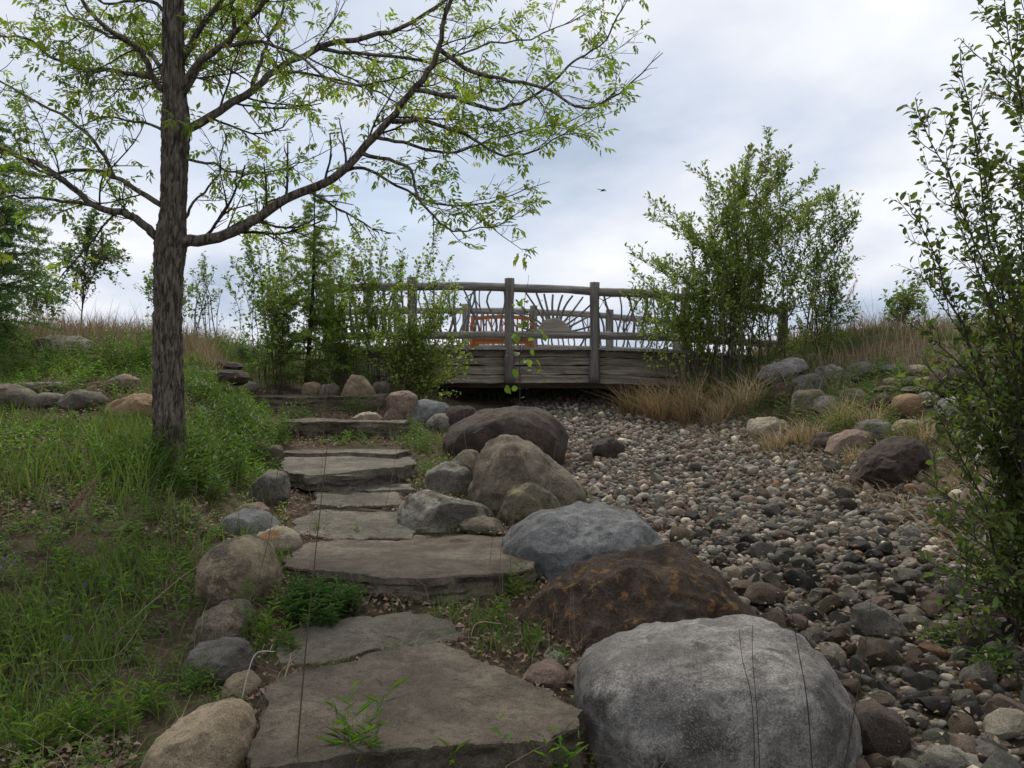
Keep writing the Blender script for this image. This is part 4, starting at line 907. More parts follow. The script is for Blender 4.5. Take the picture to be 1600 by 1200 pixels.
def fan_shrub(name, base_px, d, tips, label, leafL, leafW, cA, cB, twig_gap=.12, twig_len=(.2, .45), leaf_gap=.05, stem_r=.014, spread=.5, seed=0, six=False, bark=(.07, .055, .045), extra=0, cat='shrub', t0=.25, droop=.1, single=False, base_spread=.15, catkins=0, base=None, up=.25, leaf_up=0.0, lvl2=True):
    rng = np.random.default_rng(seed+900)
    b0 = on_ground(base_px, d) if base is None else np.asarray(base, float); root = empty(name, b0); tag(root, label, cat)
    tips = [(np.asarray(t[:2], float), (t[2] if len(t) > 2 else None)) for t in tips]
    ts = list(tips)
    for _ in range(extra):
        a, b = rng.choice(len(tips), 2); f = rng.random(); ts.append(((tips[a][0]*f+tips[b][0]*(1-f)), None))
    tw = Geo(); lf = Geo(); S = []; Dd = []
    def leafy(pts, td, gap, u0=.15):
        L = np.linalg.norm(np.diff(pts, axis=0), axis=1).sum(); m = max(2, int(L*(1-u0)/gap)); 
        for u in np.linspace(u0, 1, m):
            j = u*(len(pts)-1); i = min(int(j), len(pts)-2); S.append(pts[i]+(pts[i+1]-pts[i])*(j-i)); Dd.append(td[i])
    for i, (tpx, dd) in enumerate(ts):
        off = rng.uniform(-spread, spread) if dd is None else dd
        tip = P(tpx[0], tpx[1], d+off); st = b0+np.array([rng.normal(0, base_spread), rng.normal(0, base_spread), 0])
        if single and i > 0: st = main[int(len(main)*rng.uniform(.2, .75))]
        st = st.copy()
        if not (single and i > 0): st[2] = float(H(st[0], st[1]))-.05 if base is None else st[2]
        mid = st+(tip-st)*.5+np.array([0, 0, np.linalg.norm(tip-st)*up*.3])+np.array([-(tip-st)[0]*.14, rng.normal(0, .04), 0])+rng.normal(0, .03, 3)
        Ls = np.linalg.norm(tip-st); n = max(10, int(Ls/.09)); pts = smooth_path([st, mid, tip], n)
        pts[1:-1] += np.stack([vnoise(np.c_[np.arange(n)*.45, np.zeros(n)+i*3.3, np.zeros(n)], 70+q+seed) for q in range(3)], 1)[1:-1]*.018
        if i == 0: main = pts
        r = np.linspace(stem_r*(1 if (i == 0 or not single) else .55)*rng.uniform(.75, 1.15), .0022, n); g = Geo(); g.tube(pts, r, 6, np.array(bark)*rng.uniform(.8, 1.25)); g.build('stem', M['twig'], root)
        td = norm(np.gradient(pts, axis=0)); leafy(pts, td, leaf_gap*1.3, .62)
        s_at = t0
        while s_at < .97:
            j = int(s_at*(n-1)); L = rng.uniform(*twig_len)*(1.15-.75*s_at); q = twig(rng, pts[j], norm(perp_dir(td[j], rng, rng.uniform(.5, 1.0))+np.array([0, 0, up])), L, 6, .12, .06)
            tw.tube(q, np.linspace(max(.003, r[j]*.4), .0013, 6), 4, np.array(bark)*rng.uniform(.8, 1.3), cap=False); qd = norm(np.gradient(q, axis=0)); leafy(q, qd, leaf_gap)
            if lvl2:
                for u in (2, 3, 4):
                    if rng.random() < .75:
                        q2 = twig(rng, q[u], norm(perp_dir(qd[u], rng, .7)+np.array([0, 0, up*.6])), L*.45, 4, .12, .05); tw.tube(q2, np.linspace(.002, .001, 4), 3, np.array(bark)*1.1, cap=False); leafy(q2, norm(np.gradient(q2, axis=0)), leaf_gap)
            s_at += twig_gap/Ls*rng.uniform(.7, 1.3)
    tw.build('twigs', M['twig'], root)['kind'] = 'stuff'
    S_, D_ = np.array(S), np.array(Dd); n = len(S_)
    az = norm(np.cross(D_, rng.normal(0, 1, (n, 3)))); ax = norm(D_*.55+az*.8+np.array([0, 0, leaf_up-droop])); nor = norm(np.array([0, 0, 1.])+rng.normal(0, .55, (n, 3)))
    L = leafL*rng.uniform(.4, 1.3, n); lf.leaves(S_+ax*leafL*.15, ax, nor, L, leafW*L/leafL, jitter_col(mixcols(cA, cB, n, rng), n, .3, rng), .16, .12, six)
    lf.build('foliage', M['leaf'], root)
    if catkins:
        g = Geo(); m = 9; t = np.linspace(0, 1, m); c = np.stack([.012*np.sin(t*2.2), 0*t, -.05*t], 1); g.tube(c, .0065*np.sin(np.clip(t*.9+.08, 0, 1)*math.pi)+.001, 8, (.09, .075, .035)); V = g.V[0]; V[:] += rng.normal(0, .0013, V.shape)
        me = g.mesh('catkin', M['dry'])
        for j in rng.choice(n, catkins, replace=False):
            o = link('catkin', me, root, S_[j]-b0); o.rotation_euler = (rng.normal(0, .35), rng.normal(0, .35), rng.uniform(0, 6.28))
    return root

# big willow shrub in front of the far end of the bridge
fan_shrub('willow_shrub', 1150, 14.6, [(985, 395), (1014, 312), (1040, 350), (1076, 262), (1108, 290), (1150, 262), (1172, 232), (1207, 205), (1235, 242), (1280, 265), (1300, 300), (1342, 318), (1345, 400), (1330, 470), (972, 455), (1005, 500), (1310, 530), (1090, 380), (1200, 350), (1250, 330), (1140, 330), (990, 475), (1000, 525), (1030, 470), (1045, 540), (1065, 500), (1075, 440), (1030, 410)],
          'tall green willow shrub of many upright stems hiding the end of the bridge railing', .085, .04, (.085, .12, .026), (.16, .195, .046), twig_gap=.085, twig_len=(.25, .55), leaf_gap=.04, stem_r=.010, spread=.9, seed=1, extra=34, base_spread=.45, t0=.24, up=.5, leaf_up=.35)
fan_shrub('willow_shrub', 1275, 15.0, [(1262, 330), (1280, 400), (1320, 340), (1342, 335), (1338, 430), (1300, 450), (1270, 480), (1340, 500), (1240, 420), (1300, 300)],
          'thin pale willow shrub behind the tall green one on the far bank', .08, .038, (.065, .10, .022), (.115, .155, .04), twig_gap=.09, leaf_gap=.05, stem_r=.008, seed=2, extra=12, up=.5, leaf_up=.3)
# overhanging willow close by on the creek side
fan_shrub('willow_bush', 1660, 4.85, [(1430, 152, -.1), (1500, 70, .1), (1560, -60, -.2), (1420, 306, .05), (1440, 430, .2), (1490, 330, -.3), (1520, 190, .3), (1440, 560, -.1), (1450, 680, .15), (1432, 500, -.2), (1445, 610, .3), (1440, 745, -.3), (1462, 640, -.4), (1480, 560, .2), (1470, 850, .1), (1475, 800, -.25), (1455, 880, -.3), (1500, 980, -.4), (1540, 1040, -.4), (1560, 900, -.5), (1600, -20, .3), (1640, 60, -.3), (1590, 250, .4), (1570, 420, -.4), (1700, 100, 0), (1760, 300, .3), (1740, 500, -.3), (1800, 420, .1), (1620, 620, -.5), (1560, 640, .4), (1530, 740, .3), (1680, -120, .2)],
          'dark leaved willow bush with drooping catkins overhanging the creek cobbles', .049, .027, (.038, .058, .012), (.088, .115, .026), twig_gap=.058, twig_len=(.14, .46), leaf_gap=.025, stem_r=.011, spread=.4, seed=3, six=True, extra=2, catkins=60, t0=.12, base_spread=.12, up=.2)
fan_shrub('willow_bush', 1980, 5.6, [(1500, 60, -.2), (1530, 5, .1), (1545, 140, .2), (1570, -70, 0), (1560, 260, -.1), (1590, 330, .2), (1620, 170, -.2), (1640, -30, .3), (1700, 60, 0), (1500, 690, -.3), (1470, 930, -.5), (1520, 860, -.4), (1570, 780, -.2)],
          'loose willow bush arching in behind the dark leaved one', .056, .03, (.05, .075, .016), (.11, .14, .032), twig_gap=.09, twig_len=(.14, .42), leaf_gap=.035, stem_r=.01, spread=.4, seed=13, six=True, extra=6, catkins=18, t0=.45, base_spread=.2, up=.55)
# young trees on the grassy side
fan_shrub('birch_sapling', 640, 13.8, [(690, 345), (705, 400), (660, 400), (620, 440), (715, 440), (690, 470), (600, 480), (720, 520), (580, 520), (700, 560), (560, 560), (640, 500), (730, 590), (600, 590), (655, 560), (718, 612), (695, 622), (675, 600), (720, 480), (740, 560)],
          'bushy birch sapling with small light green leaves beside the bridge timbers', .058, .046, (.10, .15, .026), (.19, .235, .048), twig_gap=.075, leaf_gap=.045, stem_r=.006, spread=.45, seed=4, extra=26, up=.3, droop=.15)
fan_shrub('birch_sapling', 590, 14.8, [(560, 365), (540, 400), (600, 380), (520, 430), (620, 420), (575, 440), (500, 470), (630, 390)],
          'slender birch sapling standing behind the bushy one', .065, .05, (.095, .14, .026), (.17, .21, .048), twig_gap=.11, leaf_gap=.06, stem_r=.005, spread=.4, seed=5, extra=11, up=.4)
fan_shrub('poplar_sapling', 420, 15.0, [(385, 360), (360, 400), (410, 350), (440, 390), (470, 360), (350, 430), (400, 440), (450, 440)],
          'pale green poplar sapling between the dark trunk and the larch', .07, .052, (.085, .13, .025), (.155, .20, .045), twig_gap=.11, leaf_gap=.065, stem_r=.006, spread=.4, seed=6, extra=7, up=.5)
fan_shrub('poplar_tree', 140, 16.5, [(150, 335), (115, 355), (180, 365), (205, 410), (90, 400), (165, 400), (125, 430), (190, 450), (100, 460)],
          'small round crowned poplar on the crest of the bank', .075, .055, (.045, .08, .018), (.085, .125, .03), twig_gap=.08, leaf_gap=.05, stem_r=.016, spread=.5, seed=7, extra=22, cat='tree', up=.5, single=True)
fan_shrub('poplar_sapling', 318, 17.5, [(318, 395), (300, 430), (335, 425), (310, 460), (345, 460)],
          'thin distant poplar sapling just past the dark trunk', .07, .05, (.08, .12, .03), (.14, .18, .05), twig_gap=.16, leaf_gap=.09, stem_r=.012, spread=.3, seed=8, extra=4, up=.5)
fan_shrub('aspen_seedling', 815, 11.6, [(826, 432, 0), (845, 470, .05), (806, 480, -.05), (850, 520, -.05), (800, 530, .05), (835, 560, .1), (790, 600, -.05), (850, 590, .05)],
          'young aspen with a few large round leaves in front of the bridge', .10, .088, (.075, .12, .02), (.13, .18, .035), twig_gap=.6, twig_len=(.1, .2), leaf_gap=.13, stem_r=.007, spread=.1, seed=9, six=True, single=True, lvl2=False, up=.3, droop=.35, base_spread=.01)

for i, (bx, d, tips, l, cA, cB) in enumerate([
    (500, 15.4, [(520, 360), (480, 380), (540, 390), (455, 420), (510, 430), (560, 420), (475, 470), (540, 480)], 'airy light green sapling behind the young larch', (.085, .13, .025), (.16, .205, .045)),
    (545, 14.3, [(530, 440), (560, 430), (500, 480), (580, 470), (520, 520), (570, 540), (490, 540)], 'low light green sapling between larch and birch', (.08, .125, .022), (.155, .20, .04)),
    (440, 14.2, [(420, 430), (450, 410), (400, 470), (470, 460), (430, 500), (410, 530)], 'pale leafy sapling left of the larch trunk foot', (.085, .13, .025), (.16, .205, .045)),
    (260, 17.0, [(235, 420), (285, 440), (215, 450), (305, 450)], 'wispy sapling on the crest behind the trunk', (.08, .12, .03), (.14, .18, .05)),
    (60, 15.8, [(50, 400), (80, 430), (30, 430), (70, 460), (95, 450)], 'leafy sapling on the crest beside the small poplar', (.06, .10, .02), (.12, .16, .035)),
    (1400, 14.8, [(1390, 470), (1420, 455), (1440, 440), (1375, 490), (1450, 480)], 'low leafy sapling on the crest of the far bank', (.06, .09, .022), (.11, .14, .035))]):
    fan_shrub('leafy_sapling', bx, d, tips, l.replace('left of the larch trunk foot', 'at the foot of the larch trunk'), .072, .052, np.array(cA)*1.15, np.array(cB)*1.15, twig_gap=.12, leaf_gap=.06, stem_r=.005, spread=.45, seed=30+i, extra=14, up=.4)

def larch(name, base_px, d, top_py, label, seed, wid=1.0, top_px=None, low=.06, dens=1.0, tint=(1, 1, 1)):
    rng = np.random.default_rng(seed+700); b0 = on_ground(base_px, d); root = empty(name, b0); tag(root, label, 'tree')
    top = P(base_px if top_px is None else top_px, top_py, d); n = 40; pts = smooth_path([b0-np.array([0, 0, .1]), b0+(top-b0)*.5+np.array([.04, 0, 0]), top], n); Ht = top[2]-b0[2]
    g = Geo(); g.tube(pts, np.linspace(.045*Ht/3, .005, n), 8, (.035, .028, .024)); g.build('trunk', M['twig'], root)
    tw = Geo(); nd = Geo(); S = []; Dd = []
    m = int(Ht*36*dens)
    for i in range(m):
        u = low+(1-low)*(i+rng.random())/m; j = min(int(u*(n-1)), n-1); L = wid*(1.02-u)**.8*rng.uniform(.35, 1.25)*(1 if u > .15 else .7)+.06; az = rng.uniform(0, 6.283)
        dr = np.array([math.cos(az), math.sin(az), rng.uniform(-.15, .65)]); q = twig(rng, pts[j], dr, L, 9, .07, -.045); q[-3:, 2] += np.array([.0, .02, .05])*L
        tw.tube(q, np.linspace(.009*(1.1-u), .0018, 9), 4, (.05, .038, .03), cap=False); qd = norm(np.gradient(q, axis=0))
        br = [(q, qd)]
        for e in range(2, 8):
            for sg in (1, -1):
                if rng.random() < .75:
                    s2 = twig(rng, q[e], norm(qd[e]*.7+sg*norm(np.cross(qd[e], [0, 0, 1]))*.8+np.array([0, 0, -.25])), L*.38*(1.1-e/9), 5, .1, -.06); tw.tube(s2, np.linspace(.003, .001, 5), 3, (.06, .045, .034), cap=False); br.append((s2, norm(np.gradient(s2, axis=0))))
        for (a, ad) in br:
            La = np.linalg.norm(np.diff(a, axis=0), axis=1).sum()
            for v in np.arange(.08, 1, .034/max(La, .05)):
                x = v*(len(a)-1); ii = min(int(x), len(a)-2); S.append(a[ii]+(a[ii+1]-a[ii])*(x-ii)); Dd.append(ad[ii])
    tw.build('twigs', M['twig'], root)['kind'] = 'stuff'; S = np.array(S); Dd = np.array(Dd); N_ = len(S); per = 7
    P_ = np.repeat(S, per, 0); D2 = np.repeat(Dd, per, 0); k = len(P_); ax = norm(D2*.4+rng.normal(0, .7, (k, 3))+np.array([0, 0, .1]))
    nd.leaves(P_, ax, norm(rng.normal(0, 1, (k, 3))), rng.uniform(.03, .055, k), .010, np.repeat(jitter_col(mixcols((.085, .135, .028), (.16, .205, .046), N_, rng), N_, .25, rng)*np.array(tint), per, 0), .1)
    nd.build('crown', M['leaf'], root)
larch('larch_tree', 478, 14.4, 290, 'young larch with thin dark trunk and soft drooping needles above the steps', 1, 1.15, 492)
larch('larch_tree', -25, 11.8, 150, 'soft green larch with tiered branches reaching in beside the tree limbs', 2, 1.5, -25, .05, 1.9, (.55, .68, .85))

# ------------------------------------------------------------------ undergrowth
def shoots(GL, GS, base, h, lean, nl, L, W, cA, cB, rng, up=.6, t0=.12, stem_c=(.06, .075, .025), stem_w=.003, whorl=1):
    """leafy upright stems: nl leaves spiralling up each stem"""
    n = len(base)
    if n == 0: return
    h = np.broadcast_to(h, (n,)); lean = np.asarray(lean); ph = rng.uniform(0, 6.28, n); col = jitter_col(mixcols(cA, cB, n, rng), n, .22, rng)
    z1 = np.array([[0, 0, 1.]])
    for i in range(nl):
        t = t0+(1-t0)*(i+.5)/nl+rng.normal(0, .03, n); t = np.clip(t, .03, 1)
        pos = base+z1*(h*t)[:, None]+lean*(t*t)[:, None]
        for w in range(whorl):
            az = ph+i*2.4+w*6.283/whorl; out = np.stack([np.cos(az), np.sin(az), np.zeros(n)], 1); u = up*(.4+.9*t)
            ax = norm(out+z1*u[:, None]+lean*.3); ll = L*(1.1-.55*t)*rng.uniform(.7, 1.2, n)*np.clip(h/np.maximum(h.mean(), 1e-3), .5, 1.4)
            GL.leaves(pos, ax, norm(z1-out*.3+rng.normal(0, .2, (n, 3))), ll, W*ll/L, col*rng.uniform(.85, 1.15, (n, 1)), .14, .25)
    GS.blades(base, h, stem_w, lean, stem_c, .0)

def sample_world(n, rng, x0, x1, y0, y1, mask, power=1.0):
    """random ground points, thinning with distance"""
    X = rng.uniform(x0, x1, n); Y = rng.uniform(y0, y1, n); keep = rng.random(n) < np.minimum(1, (4.0/np.maximum(Y, 1.0))**power); X, Y = X[keep], Y[keep]
    k = mask(X, Y); X, Y = X[k], Y[k]; return np.stack([X, Y, H(X, Y)], 1)
def not_blocked(X, Y, f=.8):
    ok = np.ones(len(X), bool)
    for bx, by, br in BLOCK: ok &= (X-bx)**2+(Y-by)**2 > (br*f)**2
    return ok
def in_poly(X, Y, pts):
    c = np.zeros(len(X), bool); j = len(pts)-1
    for i in range(len(pts)):
        xi, yi = pts[i]; xj, yj = pts[j]
        c ^= ((yi > Y) != (yj > Y)) & (X < (xj-xi)*(Y-yi)/(yj-yi+1e-12)+xi); j = i
    return c
def off_slab(X, Y):
    ok = np.ones(len(X), bool)
    for p in SLABS: ok &= ~in_poly(X, Y, p)
    return ok
def path_edge(Y): return path_x(Y)-.72
def frame(X, Y, m=.8): return np.abs(X) < .57*np.maximum(Y, 0)+m
def noise2(X, Y, s, seed): return fbm(np.c_[X*s, Y*s, np.zeros(len(X))], seed, 3)

def undergrowth():
    rng = np.random.default_rng(77)
    Lm = lambda X, Y: (X < path_edge(Y)-.02) & frame(X, Y) & not_blocked(X, Y, .62) & off_slab(X, Y)
    # --- green grass of the bank
    G = Geo()
    p = sample_world(330000, rng, -12, 0, 2.6, 17.5, Lm, .9); nz = noise2(p[:, 0], p[:, 1], 1.3, 3)
    p = p[rng.random(len(p)) < np.clip(.17+.8*nz, .05, 1)]; n = len(p); nz = noise2(p[:, 0], p[:, 1], 1.3, 3)
    tree = np.hypot(p[:, 0]+2.75, p[:, 1]-7.3); lush = np.clip(1.5-tree/1.1, 0, 1)
    h = rng.uniform(.04, .14, n)*(1+2.2*lush+.7*np.clip(nz, 0, 1)); az = rng.uniform(0, 6.28, n); lean = np.stack([np.cos(az), np.sin(az), 0*az], 1)*(h*rng.uniform(.1, .7, n))[:, None]
    G.blades(p, h, rng.uniform(.003, .009, n)*(1+.06*p[:, 1]), lean, jitter_col(mixcols((.042, .074, .014), (.105, .142, .030), n, rng), n, .25, rng))
    # tufts along the edges of the steps, among the side boulders and on the far bank
    def strip(N, mask, x0, x1, y0, y1, hh, cA, cB, thr=-.05, sc=2.0, seed=4, pw=.9, w=(.003, .006)):
        q = sample_world(N, rng, x0, x1, y0, y1, mask, pw); q = q[noise2(q[:, 0], q[:, 1], sc, seed) > thr]; n = len(q); h = rng.uniform(*hh, n); az = rng.uniform(0, 6.28, n)
        G.blades(q, h, rng.uniform(*w, n)*(1+.05*q[:, 1]), np.stack([np.cos(az), np.sin(az), 0*az], 1)*(h*rng.uniform(.15, .8, n))[:, None], jitter_col(mixcols(cA, cB, n, rng), n, .25, rng))
    strip(90000, lambda X, Y: (X > path_edge(Y)-.1) & (X < creek_l(Y)-.25) & not_blocked(X, Y, .7) & off_slab(X, Y), -4.5, 1.4, 3.3, 15.5, (.05, .17), (.04, .075, .013), (.085, .13, .026), .22, 2.4, 9)
    strip(160000, lambda X, Y: (X > creek_r(Y)+.15) & frame(X, Y, .6) & not_blocked(X, Y, .7), 2.4, 11, 1.5, 18, (.05, .17), (.04, .065, .016), (.085, .11, .03), -.1, 1.2, 14, .5)
    strip(60000, lambda X, Y: frame(X, Y, 3), -22, 22, 17.5, 40, (.15, .45), (.05, .08, .02), (.10, .13, .04), -.6, .6, 15, .3, (.008, .014))
    o = G.build('grass', M['grass']); tag(o, 'green grass growing over the banks and between the stones', 'grass', kind='stuff')
    # --- leafy weeds of the bank
    GL, GS = Geo(), Geo()
    p = sample_world(24000, rng, -9, 0, 2.6, 13, Lm, .8); nz = noise2(p[:, 0], p[:, 1], 1.0, 21); p = p[rng.random(len(p)) < np.clip(.6+.7*nz, .25, 1)]; n = len(p)
    h = rng.uniform(.04, .17, n)*(1+.7*np.clip(noise2(p[:, 0], p[:, 1], .8, 23), -.4, 1)); az = rng.uniform(0, 6.28, n); ln = np.stack([np.cos(az), np.sin(az), 0*az], 1)*(h*rng.uniform(0, .4, n))[:, None]
    shoots(GL, GS, p, h, ln, 9, .06, .014, (.045, .088, .014), (.10, .16, .028), rng)
    p = sample_world(10500, rng, -9, 0, 2.6, 12, Lm, .8); p = p[noise2(p[:, 0], p[:, 1], .9, 31) > .05]; n = len(p); h = rng.uniform(.03, .08, n); az = rng.uniform(0, 6.28, n)
    shoots(GL, GS, p, h, np.stack([np.cos(az), np.sin(az), 0*az], 1)*.02, 6, .045, .026, (.045, .08, .018), (.09, .13, .03), rng, .2)
    p = sample_world(7000, rng, 2.4, 9.5, 6, 16, lambda X, Y: (X > creek_r(Y)+.3) & frame(X, Y, .5) & not_blocked(X, Y, .7), .4); p = p[noise2(p[:, 0], p[:, 1], .9, 33) > 0]; n = len(p); h = rng.uniform(.12, .4, n); az = rng.uniform(0, 6.28, n)
    shoots(GL, GS, p, h, np.stack([np.cos(az), np.sin(az), 0*az], 1)*(h*.25)[:, None], 9, .075, .02, (.045, .075, .018), (.085, .125, .03), rng)
    o = GL.build('weeds', M['leaf']); tag(o, 'low leafy weeds sprouting through the litter of the banks', 'weeds', kind='stuff'); s_ = GS.build('stems', M['grass'], o); s_['kind'] = 'stuff'
    # --- dead leaves and straw
    G = Geo()
    def flakes(q, s0, s1, cA, cB):
        n = len(q); az = rng.uniform(0, 6.28, n); ax = np.stack([np.cos(az), np.sin(az), rng.normal(0, .25, n)], 1); G.leaves(q+np.array([0, 0, .022])+np.c_[np.zeros((n, 2)), rng.uniform(0, .02, n)], ax, norm(np.array([0, 0, 1.])+rng.normal(0, .4, (n, 3))), rng.uniform(s0, s1, n), rng.uniform(.4, .75, n)*(s0+s1)/2, jitter_col(mixcols(cA, cB, n, rng), n, .3, rng), .3, .1)
    q = sample_world(90000, rng, -9, 0, 2.6, 11, Lm, 1.0); flakes(q[noise2(q[:, 0], q[:, 1], 1.1, 41) > -.3], .025, .06, (.08, .052, .034), (.29, .225, .16))
    q = sample_world(42000, rng, -4.5, 1.3, 3.4, 14, lambda X, Y: (X > path_edge(Y)-.1) & (X < creek_l(Y)-.3) & off_slab(X, Y), .6); flakes(q, .025, .06, (.08, .05, .033), (.27, .205, .145))
    q = sample_world(5200, rng, .6, 3.8, 3.2, 15, lambda X, Y: (X > creek_l(Y)) & (X < creek_r(Y)), .5); q[:, 2] += .035; flakes(q, .02, .05, (.08, .05, .033), (.27, .205, .145))
    o = G.build('leaf_litter', M['dry']); tag(o, 'brown dead leaves scattered over the soil and between the steps', 'leaf litter', kind='stuff')
    G = Geo()
    q = sample_world(17000, rng, -9, .6, 2.6, 13, lambda X, Y: (X < creek_l(Y)-.4) & frame(X, Y) & off_slab(X, Y) & not_blocked(X, Y, .6), .8); n = len(q); az = rng.uniform(0, 6.28, n); h = rng.uniform(.02, .3, n)
    G.blades(q, h, rng.uniform(.002, .004, n), np.stack([np.cos(az), np.sin(az), 0*az], 1)*rng.uniform(.05, .45, n)[:, None], jitter_col(mixcols((.10, .072, .045), (.30, .25, .17), n, rng), n, .2, rng), 1.0)
    # fallen straw over the creek edge
    q = sample_world(11000, rng, 1.5, 5.5, 5, 15.5, lambda X, Y: (X > creek_r(Y)-.45) & (X < creek_r(Y)+.9), .2); n = len(q); az = rng.normal(2.6, .9, n); q[:, 2] += .04
    G.blades(q, rng.uniform(.02, .16, n), rng.uniform(.004, .008, n), np.stack([np.cos(az), np.sin(az), 0*az], 1)*rng.uniform(.12, .5, n)[:, None], jitter_col(mixcols((.2, .145, .08), (.4, .32, .2), n, rng), n, .25, rng), 1.0)
    # tall straw on the crests
    for (x0, x1, y0, y1, N, mask) in ((-13, -3.0, 11.5, 18, 60000, lambda X, Y: (X < path_x(Y)-1.2) & frame(X, Y, 1)), (3.2, 12, 10.0, 18.5, 52000, lambda X, Y: (X > creek_r(Y)+.7) & frame(X, Y, 1) & not_blocked(X, Y, .6))):
        q = sample_world(N, rng, x0, x1, y0, y1, mask, .3); nz = noise2(q[:, 0], q[:, 1], .8, 51); q = q[rng.random(len(q)) < np.clip((q[:, 2]-1.3)*.5+.6*nz, 0.02, .8)]; n = len(q); h = rng.uniform(.12, .5, n)*np.where(rng.random(n) < .05, 1.8, 1); az = rng.uniform(0, 6.28, n)
        G.blades(q, h, rng.uniform(.005, .011, n), np.stack([np.cos(az), np.sin(az), 0*az], 1)*(h*rng.uniform(.1, .75, n))[:, None], jitter_col(mixcols((.14, .10, .058), (.30, .235, .15), n, rng), n, .25, rng), .6)
    o = G.build('dry_grass', M['dry']); tag(o, 'pale dry straw and dead grass on the crests and slopes', 'dry grass', kind='stuff')
undergrowth()

def tussock(px, py, d, R, h, n, label, cA, cB, seed, green=0.0, group=None, name='grass_tussock', cat='grass tussock', w=.006, flop=(.1, 1.5)):
    rng = np.random.default_rng(seed+1500); gh = ground_hit(px, py); c = gh if (gh is not None and abs(gh[1]-d) < d*.3) else on_ground(px, d)
    a = rng.uniform(0, 6.28, n); r = R*.35*np.sqrt(rng.random(n)); base = np.stack([c[0]+np.cos(a)*r, c[1]+np.sin(a)*r, 0*r], 1); base[:, 2] = H(base[:, 0], base[:, 1])-.01
    hh = h*(.15+1.05*rng.random(n)**1.4); a2 = a+rng.normal(0, 1.1, n); lean = np.stack([np.cos(a2), np.sin(a2), 0*a], 1)*(hh*rng.uniform(*flop, n))[:, None]
    col = jitter_col(mixcols(cA, cB, n, rng), n, .25, rng); k = rng.random(n) < green; col[k] = jitter_col((.06, .10, .02), int(k.sum()), .2, rng)
    flat_ = rng.random(n) < .22; hh[flat_] *= .3; lean[flat_] *= 1.0; lean[flat_] = np.stack([np.cos(a2), np.sin(a2), 0*a], 1)[flat_]*(h*rng.uniform(.3, .9, n))[flat_, None]
    G = Geo(); G.blades(base, np.maximum(.03, hh)*(1.15-.35*np.minimum(1.5, np.linalg.norm(lean, axis=1)/np.maximum(hh, .01))*.6), rng.uniform(.7, 1.3, n)*w*(.6+.05*c[1]), lean, col, .9)
    o = G.build(name, M['dry' if green < .5 else 'grass'], None, c); tag(o, label, cat, group); return o
OR, ST = ((.15, .098, .052), (.36, .26, .15)), ((.26, .19, .10), (.42, .33, .20))
for i, (px, py, d, R, h, n, l, c) in enumerate([
    (990, 652, 14.6, .5, .62, 700, 'orange dry grass tussock right under the bridge timbers', OR), (1035, 656, 14.2, .55, .7, 900, 'big rust orange tussock spilling onto the cobbles below the bridge', OR),
    (1082, 660, 14.0, .45, .85, 700, 'upright reddish tussock with tall stalks below the willow', OR), (1125, 655, 13.8, .5, .5, 600, 'straw yellow tussock below the tall willow', ST),
    (1165, 640, 13.6, .45, .6, 500, 'mixed green and straw tussock beside the slanting boulder', ST), (1215, 700, 11.0, .5, .45, 650, 'flattened golden straw clump spilling over the creek edge', ST),
    (1262, 690, 10.8, .45, .5, 600, 'golden straw clump between the tan and pinkish boulders', ST), (1315, 662, 11.2, .45, .62, 500, 'tall pale straw clump below the little stone wall', ST),
    (1365, 668, 10.8, .4, .6, 450, 'arching pale straw clump above the dark purple boulder', ST), (1440, 690, 9.8, .45, .5, 450, 'dry straw clump behind the willow twigs', ST),
    (1335, 720, 9.9, .3, .3, 300, 'short straw clump in front of the pinkish boulder', ST), (1465, 770, 8.4, .35, .3, 300, 'low brown straw clump beside the dark purple boulder', OR)]):
    tussock(px, py, d, R*(1.2 if i < 5 else .9), h*(1 if i < 5 else .62), int(n*(.85 if i < 5 else .6)), l, *c, seed=i, green=.10, w=.0085)

def clump(name, px, py, d, R, h, n, nl, L, W, label, cA, cB, seed, up=.6, cat='weed', whorl=1, lean=.25, base=None, stem_w=.003):
    rng = np.random.default_rng(seed+2500)
    if base is None:
        gh = ground_hit(px, py) if py < 1185 else None; c = gh if (gh is not None and abs(gh[1]-d) < d*.25) else on_ground(px, d)
    else: c = np.asarray(base, float)
    root = empty(name, c); tag(root, label, cat); a = rng.uniform(0, 6.28, n); r = R*np.sqrt(rng.random(n)); b = np.stack([c[0]+np.cos(a)*r, c[1]+np.sin(a)*r, 0*r], 1); b[:, 2] = H(b[:, 0], b[:, 1])-.01 if base is None else c[2]-.005
    hh = h*rng.uniform(.6, 1.1, n)*(1-.35*(r/max(R, 1e-3))**2); ln = np.stack([np.cos(a), np.sin(a), 0*a], 1)*(hh*rng.uniform(0, lean, n)+.25*r)[:, None]
    GL, GS = Geo(), Geo(); shoots(GL, GS, b, hh, ln, nl, L, W, cA, cB, rng, up, whorl=whorl, stem_w=stem_w); GL.build('foliage', M['leaf'], root); GS.build('stems', M['grass'], root); return root
GA, GB = (.034, .066, .012), (.07, .112, .024)
clump('tansy_clump', 505, 962, 5.15, .17, .23, 70, 12, .07, .014, 'dark green feathery clump growing under the wide step', (.026, .056, .012), (.05, .095, .02), 1, .35, whorl=2, lean=.6)
